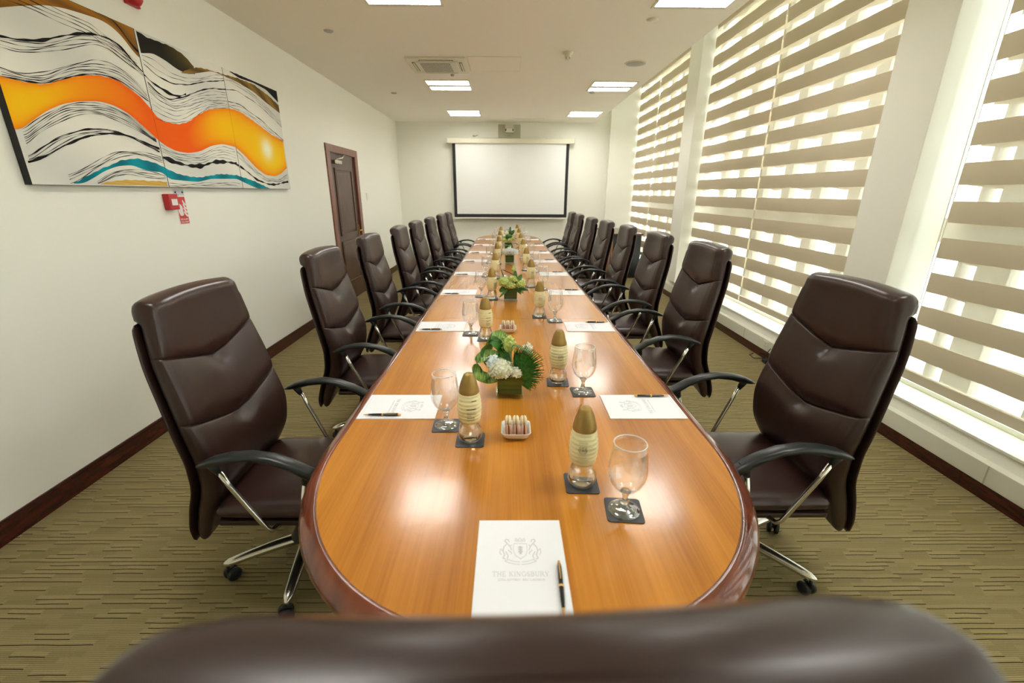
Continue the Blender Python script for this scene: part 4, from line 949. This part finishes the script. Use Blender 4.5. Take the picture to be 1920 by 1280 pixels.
pads, pens, gobs = make_pad(), make_pen(), make_goblet()
bots = {'crest': make_bottle('crest'), 'text': make_bottle('text')}
used = set()
def put(proto_, x, y, z, rz, label, group):
    if id(proto_) in used: o = copy_thing(proto_)
    else: o = proto_; used.add(id(proto_))
    o.location = (x, y, z); o.rotation_euler = (0, 0, rz); o['label'] = label; o['group'] = group; return o
jj = random.Random(11)
def coaster(x, y, rz, label):
    o = bpy.data.objects.new('coaster', CM); C.objects.link(o); o.location = (x, y, TZ); o.rotation_euler = (0, 0, rz)
    tag(o, label, 'coaster', 'charcoal coasters on the table')
def setting(px, py, rz, bx, by, gx, gy, kind, where):
    j = lambda s: jj.uniform(-s, s)
    put(pads, px, py, TZ, rz+j(.008), 'white crested notepad at '+where, 'notepads on the table')
    c, s = math.cos(rz), math.sin(rz); lx, ly = .083+j(.003), -.062+j(.006)
    if rz == 0: lx, ly = .086, -.066
    put(pens, px+c*lx-s*ly, py+s*lx+c*ly, TZ+PH, rz+j(.02)-(.03 if rz == 0 else 0), 'black and gold pen on the notepad at '+where, 'pens on the notepads')
    coaster(bx, by, j(.06)+(-.03 if rz == 0 else 0), 'coaster under the bottle at '+where)
    coaster(gx, gy, j(.06)+(-.10 if rz == 0 else 0), 'coaster under the goblet at '+where)
    put(bots[kind], bx, by, TZ+.003, (0 if kind == 'crest' else .35)+j(.35), 'gold-capped water bottle at '+where, 'water bottles on the table')
    put(gobs, gx, gy, TZ+.003, j(1), 'empty goblet at '+where, 'empty goblets on the table')
setting(.058, .812, 0, .247, 1.122, .345, 1.003, 'crest', 'the head place nearest the camera')
jj.seed(11)
for i in range(8):
    dl = [1.625, 2.760, 3.800, 4.735, 5.67, 6.53, 7.48, 8.44][i]
    xl = TX(dl)-TW(dl)+.050+.15; w = 'the %s place from the camera, left side' % ORD[i]
    setting(xl, dl, -PI/2, -.103+.02*(i/8), dl-.256, -.200+.03*(i/8), dl-.155, 'text', w)
    dl += .0
    xr = TX(dl)+TW(dl)-.050-.15; w = 'the %s place from the camera, right side' % ORD[i]
    setting(xr, dl, PI/2, .256-.006*i, dl+.243, .354-.006*i, dl+.138, 'crest', w)

# ------------------------------------------------------------------ macaron dishes
def rsq(h, r_, z, n=5):
    P = []
    for cx, cy, a0 in ((h-r_, h-r_, 0), (-h+r_, h-r_, 90), (-h+r_, -h+r_, 180), (h-r_, -h+r_, 270)):
        for i in range(n+1): a = math.radians(a0+90*i/n); P.append((cx+r_*math.cos(a), cy+r_*math.sin(a), z))
    return P
def dish_mesh():
    rg = [rsq(.030, .012, .0), rsq(.036, .014, .002), rsq(.046, .016, .014), rsq(.0515, .016, .029), rsq(.0522, .016, .0305), rsq(.0500, .015, .0305), rsq(.0440, .014, .014), rsq(.038, .013, .006), rsq(.015, .006, .005)]
    n = len(rg[0]); vs = [p for r_ in rg for p in r_]; fs = [(k*n+i, k*n+(i+1) % n, (k+1)*n+(i+1) % n, (k+1)*n+i) for k in range(len(rg)-1) for i in range(n)]
    fs += [tuple(range(n-1, -1, -1)), tuple((len(rg)-1)*n+i for i in range(n))]
    return recalc(mesh('dish', vs, fs, True))
DM = dish_mesh(); DM.materials.append(m_porc)
def macaron(kind):
    r = thing('macaron', 'x', 'macaron'); sh = m_macw if kind == 'white' else m_macp
    for s in (-1, 1):
        obj('shell', recalc(B().lathe([(0, s*.0125), (.012, s*.0118), (.0195, s*.009), (.0222, s*.0055), (.0225, s*.0025), (0, s*.0024)], 26, (0, 0, 0), 'x').mesh('shell')), sh, r)
    obj('filling', recalc(B().lathe([(0, -.0026), (.0205, -.0026), (.0210, 0), (.0205, .0026), (0, .0026)], 22, (0, 0, 0), 'x').mesh('filling')), m_macc if kind == 'white' else m_macd, r)
    return r
mw, mp = macaron('white'), macaron('pink')
for dx, dy, nm in ((.057, 1.405, 'nearest dish'), (.030, 2.655, 'farther dish')):
    o = bpy.data.objects.new('macaron_dish', DM); C.objects.link(o); o.location = (dx, dy, TZ)
    tag(o, 'small square white porcelain dish of macarons, '+('in front of the first flower vase' if nm == 'nearest dish' else 'behind the first flower vase'), 'dish', 'white macaron dishes')
    for i, p in enumerate(('left', 'middle', 'right')):
        x = dx-.0275+.0275*i
        put(mw, x, dy+.016, TZ+.0450, .04*(i-1), 'white macaron standing at the back %s of the %s' % (p, nm), 'macarons in the dishes')
        put(mp, x+.001, dy-.0225, TZ+.0285, -.05*(i-1)+.03, 'pinkish brown macaron with dark filling at the front %s of the %s' % (p, nm), 'macarons in the dishes')

# ------------------------------------------------------------------ flower vases
def floret_head(c, R, nf, seed, sz=.0095, squash=.85):
    q = random.Random(seed); b = B(); c = Vector(c)
    bm = bmesh.new(); bmesh.ops.create_icosphere(bm, subdivisions=2, radius=R*.86)
    b.add([(c.x+v.co.x, c.y+v.co.y, c.z+v.co.z*squash) for v in bm.verts], [[v.index for v in f.verts] for f in bm.faces]); bm.free()
    sz *= 1.25
    for i in range(nf):
        zz = 1-2*(i+.5)/nf; a = i*2.39996; rr_ = math.sqrt(1-zz*zz)
        n = Vector((rr_*math.cos(a), rr_*math.sin(a), zz))
        if n.z < -.55: continue
        p = c+Vector((n.x*R, n.y*R, n.z*R*squash))*q.uniform(.86, 1.08)
        n = (n+Vector((q.uniform(-.4, .4), q.uniform(-.4, .4), q.uniform(-.2, .4)))).normalized()
        t = n.orthogonal().normalized(); s = n.cross(t); a0 = q.uniform(0, PI)
        for k in range(4):
            e = a0+k*PI/2; d = t*math.cos(e)+s*math.sin(e); f = t*math.cos(e+PI/2)+s*math.sin(e+PI/2)
            z_ = sz*q.uniform(.8, 1.2)
            b.add([p, p+d*z_*.55+f*z_*.42+n*.0012, p+d*z_+n*.0030, p+d*z_*.55-f*z_*.42+n*.0012], [(0, 1, 2, 3)], True)
    return b
def ribbon(pts, w, side, n=24, taper=True, thick=.0006):
    """a long blade leaf following pts (Catmull-like), as a solid strip"""
    P = [Vector(p) for p in pts]; b = B(); side = Vector(side).normalized(); L_ = []
    m = len(P)-1
    for i in range(n+1):
        t = i/n*m; k = min(int(t), m-1); f = t-k; p0, p1, p2, p3 = P[max(k-1, 0)], P[k], P[k+1], P[min(k+2, m)]
        L_.append(.5*((2*p1)+(-p0+p2)*f+(2*p0-5*p1+4*p2-p3)*f*f+(-p0+3*p1-3*p2+p3)*f**3))
    vs = []
    for i, p in enumerate(L_):
        t = i/n; ww = w*(math.sin(PI*min(1, .12+.88*t))**.6 if taper else 1); tg = (L_[min(i+1, n)]-L_[max(i-1, 0)]).normalized(); nn = tg.cross(side).normalized()
        sd_ = (side-tg*side.dot(tg)).normalized(); vs += [p+sd_*ww, p+nn*ww*.25, p-sd_*ww]
    fs = []
    for i in range(n): a = i*3; fs += [(a, a+3, a+4, a+1), (a+1, a+4, a+5, a+2)]
    return b.add(vs, fs, True)
def fern(c, d, up, R, n=26, spread=1.25, sz=.006):
    """fan of toothed fronds"""
    b = B(); c = Vector(c); d = Vector(d).normalized(); up = Vector(up).normalized(); q = random.Random(3)
    nrm = d.cross(up).normalized()
    for i in range(n):
        a = spread*(2*i/(n-1)-1); v = (d*math.cos(a)+up*math.sin(a)); r_ = R*(1-.25*abs(a)/spread)*q.uniform(.9, 1.06); s = nrm.cross(v).normalized()
        tip = c+v*r_+nrm*q.uniform(-.012, .012); mid = c+v*r_*.55+nrm*(.012+q.uniform(-.004, .004))
        b.add([c, mid+s*sz*.5, tip, mid-s*sz*.5], [(0, 1, 2, 3)], True)
        for k in range(4):
            t = .45+.14*k; p = c.lerp(tip, t)
            for g in (-1, 1): b.add([p, p+v*.012+s*g*.010, p+v*.006+s*g*.003], [(0, 1, 2)])
    return b
def leaf(base_, tip, w, up=(0, 0, 1), n=10, arch=.02):
    a, e = Vector(base_), Vector(tip); d = (e-a); s = d.cross(Vector(up)).normalized(); nn = s.cross(d).normalized()
    return ribbon([a, a+d*.33+nn*arch, a+d*.7+nn*arch*.9, e], w, s, n*2)
m_wt = mat('clear_water_vase', (.85, .92, .88), 0, trans=1, ior=1.33)
def vase(x, y, label, build):
    r = thing('flower_vase', label, 'flower vase', (x, y, TZ), jj.uniform(-.03, .03), 'cube vases of flowers down the middle of the table')
    h, t, H_ = .0575, .0045, .112
    g = B().box(-h, h, -h, h, 0, .017, .004)
    obj('glass_base', g, m_vase, r)
    w = B().box(-h, h, -h, -h+t, .017, H_).box(-h, h, h-t, h, .017, H_).box(-h, -h+t, -h+t, h-t, .017, H_).box(h-t, h, -h+t, h-t, .017, H_)
    obj('glass_walls', w, m_vase, r)
    hi = h-t-.002
    wr_ = B()
    for k in range(4):
        wr_.box(-hi, hi, -hi, hi, .019+.0215*k, .019+.0215*(k+1)-.0006, .0008, Matrix.Translation((0, 0, 0)) @ Matrix.Scale(1-.012*(k % 2), 4, (0, 1, 0)))
    obj('leaf_lining', wr_, m_wrap, r)
    build(r)
    return r
def add(r, name, b, m, label=None):
    o = obj(name, b, m, r)
    if label: o['label'] = label
    return o
Z = .112
def v1(r):
    add(r, 'looped_leaf', ribbon([(-.02, .01, .10), (-.05, .0, .165), (-.10, -.01, .18), (-.138, -.025, .150), (-.128, -.04, .105), (-.085, -.045, .090), (-.04, -.03, .10)], .024, (0.25, .65, .75), 36, False), m_leafv, 'striped green leaf curled in a loop')
    add(r, 'looped_leaf', ribbon([(0, .02, .10), (-.03, .02, .19), (-.075, .015, .235), (-.105, .01, .20), (-.09, .0, .15), (-.05, .0, .115)], .024, (.5, .7, .5), 30, False), m_leaf, 'dark green leaf curled in a loop')
    add(r, 'looped_leaf', ribbon([(-.01, .04, .10), (-.01, .05, .20), (-.04, .05, .245), (-.08, .04, .235), (-.09, .03, .19)], .025, (.5, .7, .6), 24, False), m_leafv, 'pale striped green leaf')
    add(r, 'lower_leaf', leaf((-.03, -.03, .10), (-.12, -.05, .075), .022, arch=.015), m_leaf)
    add(r, 'flower_head', floret_head((-.038, -.042, .128), .050, 120, 1), m_flw, 'cream hydrangea head')
    add(r, 'flower_head', floret_head((-.068, -.030, .155), .030, 46, 2), m_flb, 'pale blue white hydrangea head')
    add(r, 'flower_head', floret_head((.028, -.04, .112), .024, 34, 5), m_flw)
    add(r, 'flower_sprig', floret_head((-.005, .02, .215), .028, 44, 3, .007, 1.5), m_flg, 'lime green bud sprig')
    add(r, 'fern_fan', fern((.02, 0, .10), (.75, -.25, .45), (-.35, .1, 1), .150, 34, 1.15, .010), m_fern)
    add(r, 'fern_fan', fern((.02, -.02, .10), (.9, -.5, .10), (-.1, .1, 1), .135, 26, .8, .009), m_fern)
    add(r, 'white_sprig', floret_head((.075, .02, .195), .018, 20, 8, .008, 1.6), m_flw)
    add(r, 'folded_blade', ribbon([(.035, -.02, .10), (.01, -.02, .16), (.012, -.02, .225), (.05, -.025, .215), (.098, -.03, .185), (.075, -.03, .15), (.045, -.03, .11)], .007, (0, 1, .3), 30, False), m_stem)
def v2(r):
    for c, R, n, s in (((-.050, -.035, .150), .048, 100, 1), ((-.005, -.045, .128), .040, 70, 2), ((.080, -.03, .130), .040, 66, 3), ((.02, -.03, .175), .030, 44, 7)):
        add(r, 'flower_head', floret_head(c, R, n, s), m_flg, 'lime green hydrangea head')
    add(r, 'flower_head', floret_head((-.045, .02, .175), .026, 34, 4), m_flb, 'small pale blue hydrangea head')
    add(r, 'flower_head', floret_head((.095, .03, .15), .022, 28, 5), m_flw, 'white hydrangea head')
    add(r, 'looped_leaf', ribbon([(-.03, .0, .10), (-.06, 0, .165), (-.085, -.01, .175), (-.075, -.01, .14), (-.04, 0, .105)], .017, (.2, 1, 0), 24, False), m_leafv)
    for b_, t_, w in (((-.03, -.02, .11), (-.09, -.05, .08), .024), ((.02, 0, .12), (.04, .01, .235), .020), ((.03, 0, .12), (.09, .01, .205), .020), ((.04, -.02, .10), (.14, -.06, .09), .014), ((-.02, -.03, .10), (-.09, -.09, .04), .010)):
        add(r, 'leaf', leaf(b_, t_, w, (0.2, -1, .3)), m_leaf if w != .014 else m_fern)
    add(r, 'fern_fan', fern((.04, -.03, .10), (.8, -.6, -.1), (0, 0, 1), .09, 16, .6, .007), m_fern)
    add(r, 'flower_sprig', floret_head((.025, .02, .245), .018, 20, 9, .008, 1.6), m_flg)
    add(r, 'folded_stem', B().tube([(-.035, 0, .11), (-.055, 0, .19), (-.075, 0, .245), (-.05, 0, .24), (.02, 0, .205)], .0035, 8, (0, 1, 0)), m_dark, 'dark folded reed')
def v3(r):
    for c, R, n, s in (((-.050, -.03, .140), .046, 90, 1), ((.0, -.045, .155), .052, 100, 2), ((.060, -.03, .140), .047, 90, 3)):
        add(r, 'flower_head', floret_head(c, R, n, s), m_flb if s != 1 else m_flw, 'pale blue white hydrangea head' if s != 1 else 'cream hydrangea head')
    add(r, 'looped_leaf', ribbon([(-.02, .02, .10), (-.11, .01, .13), (-.13, 0, .16), (-.09, .01, .215), (-.02, .02, .215)], .020, (.2, 1, .2), 26, False), m_leaf)
    add(r, 'leaf', leaf((0, .02, .12), (.02, .03, .235), .028, (0, -1, 0)), m_leaf)
    add(r, 'folded_stem', B().tube([(.03, 0, .13), (.025, 0, .235), (.06, 0, .245), (.12, 0, .225), (.10, 0, .195), (.05, 0, .17)], .003, 8, (0, 1, 0)), m_dark, 'dark folded reed')
    add(r, 'flower_sprig', floret_head((.005, .03, .20), .022, 26, 6), m_flg)
def v4(r):
    add(r, 'flower_head', floret_head((0, -.01, .185), .045, 130, 1, .008, .95), m_leaf, 'dark green moss ball')
    for c, s in (((-.06, -.03, .14), 2), ((.02, -.05, .135), 3), ((.07, -.01, .15), 4)):
        add(r, 'flower_head', floret_head(c, .036, 56, s), m_flg, 'lime green hydrangea head')
    add(r, 'flower_head', floret_head((-.07, .03, .19), .028, 36, 6), m_flw)
def v5(r):
    for c, m_, s in (((-.05, -.02, .15), m_flw, 2), ((.0, .01, .20), m_flb, 3), ((.06, .02, .18), m_flb, 4)):
        add(r, 'flower_head', floret_head(c, .038, 56, s), m_)
    add(r, 'leaf', leaf((.02, 0, .12), (.09, -.02, .20), .03, (0, -1, 0)), m_leaf)
    add(r, 'leaf', leaf((0, 0, .12), (.02, -.02, .26), .02, (0, -1, 0)), m_fern)
    add(r, 'folded_stem', B().tube([(-.04, -.03, .13), (-.085, -.03, .20), (-.03, -.03, .215), (.05, -.03, .19)], .003, 8, (0, 1, 0)), m_dark)
vase(.037, 1.752, 'cube glass vase nearest the camera, with cream hydrangea, striped leaf loops and fern', v1)
vase(.051, 3.525, 'cube glass vase second from the camera, with lime green hydrangea and a folded reed', v2)
vase(.055, 5.48, 'cube glass vase third from the camera, with pale blue white hydrangea', v3)
vase(.040, 6.93, 'cube glass vase fourth from the camera, with a dark green moss ball', v4)
vase(.060, 8.05, 'cube glass vase farthest from the camera, with white flowers and a leaf on top', v5)
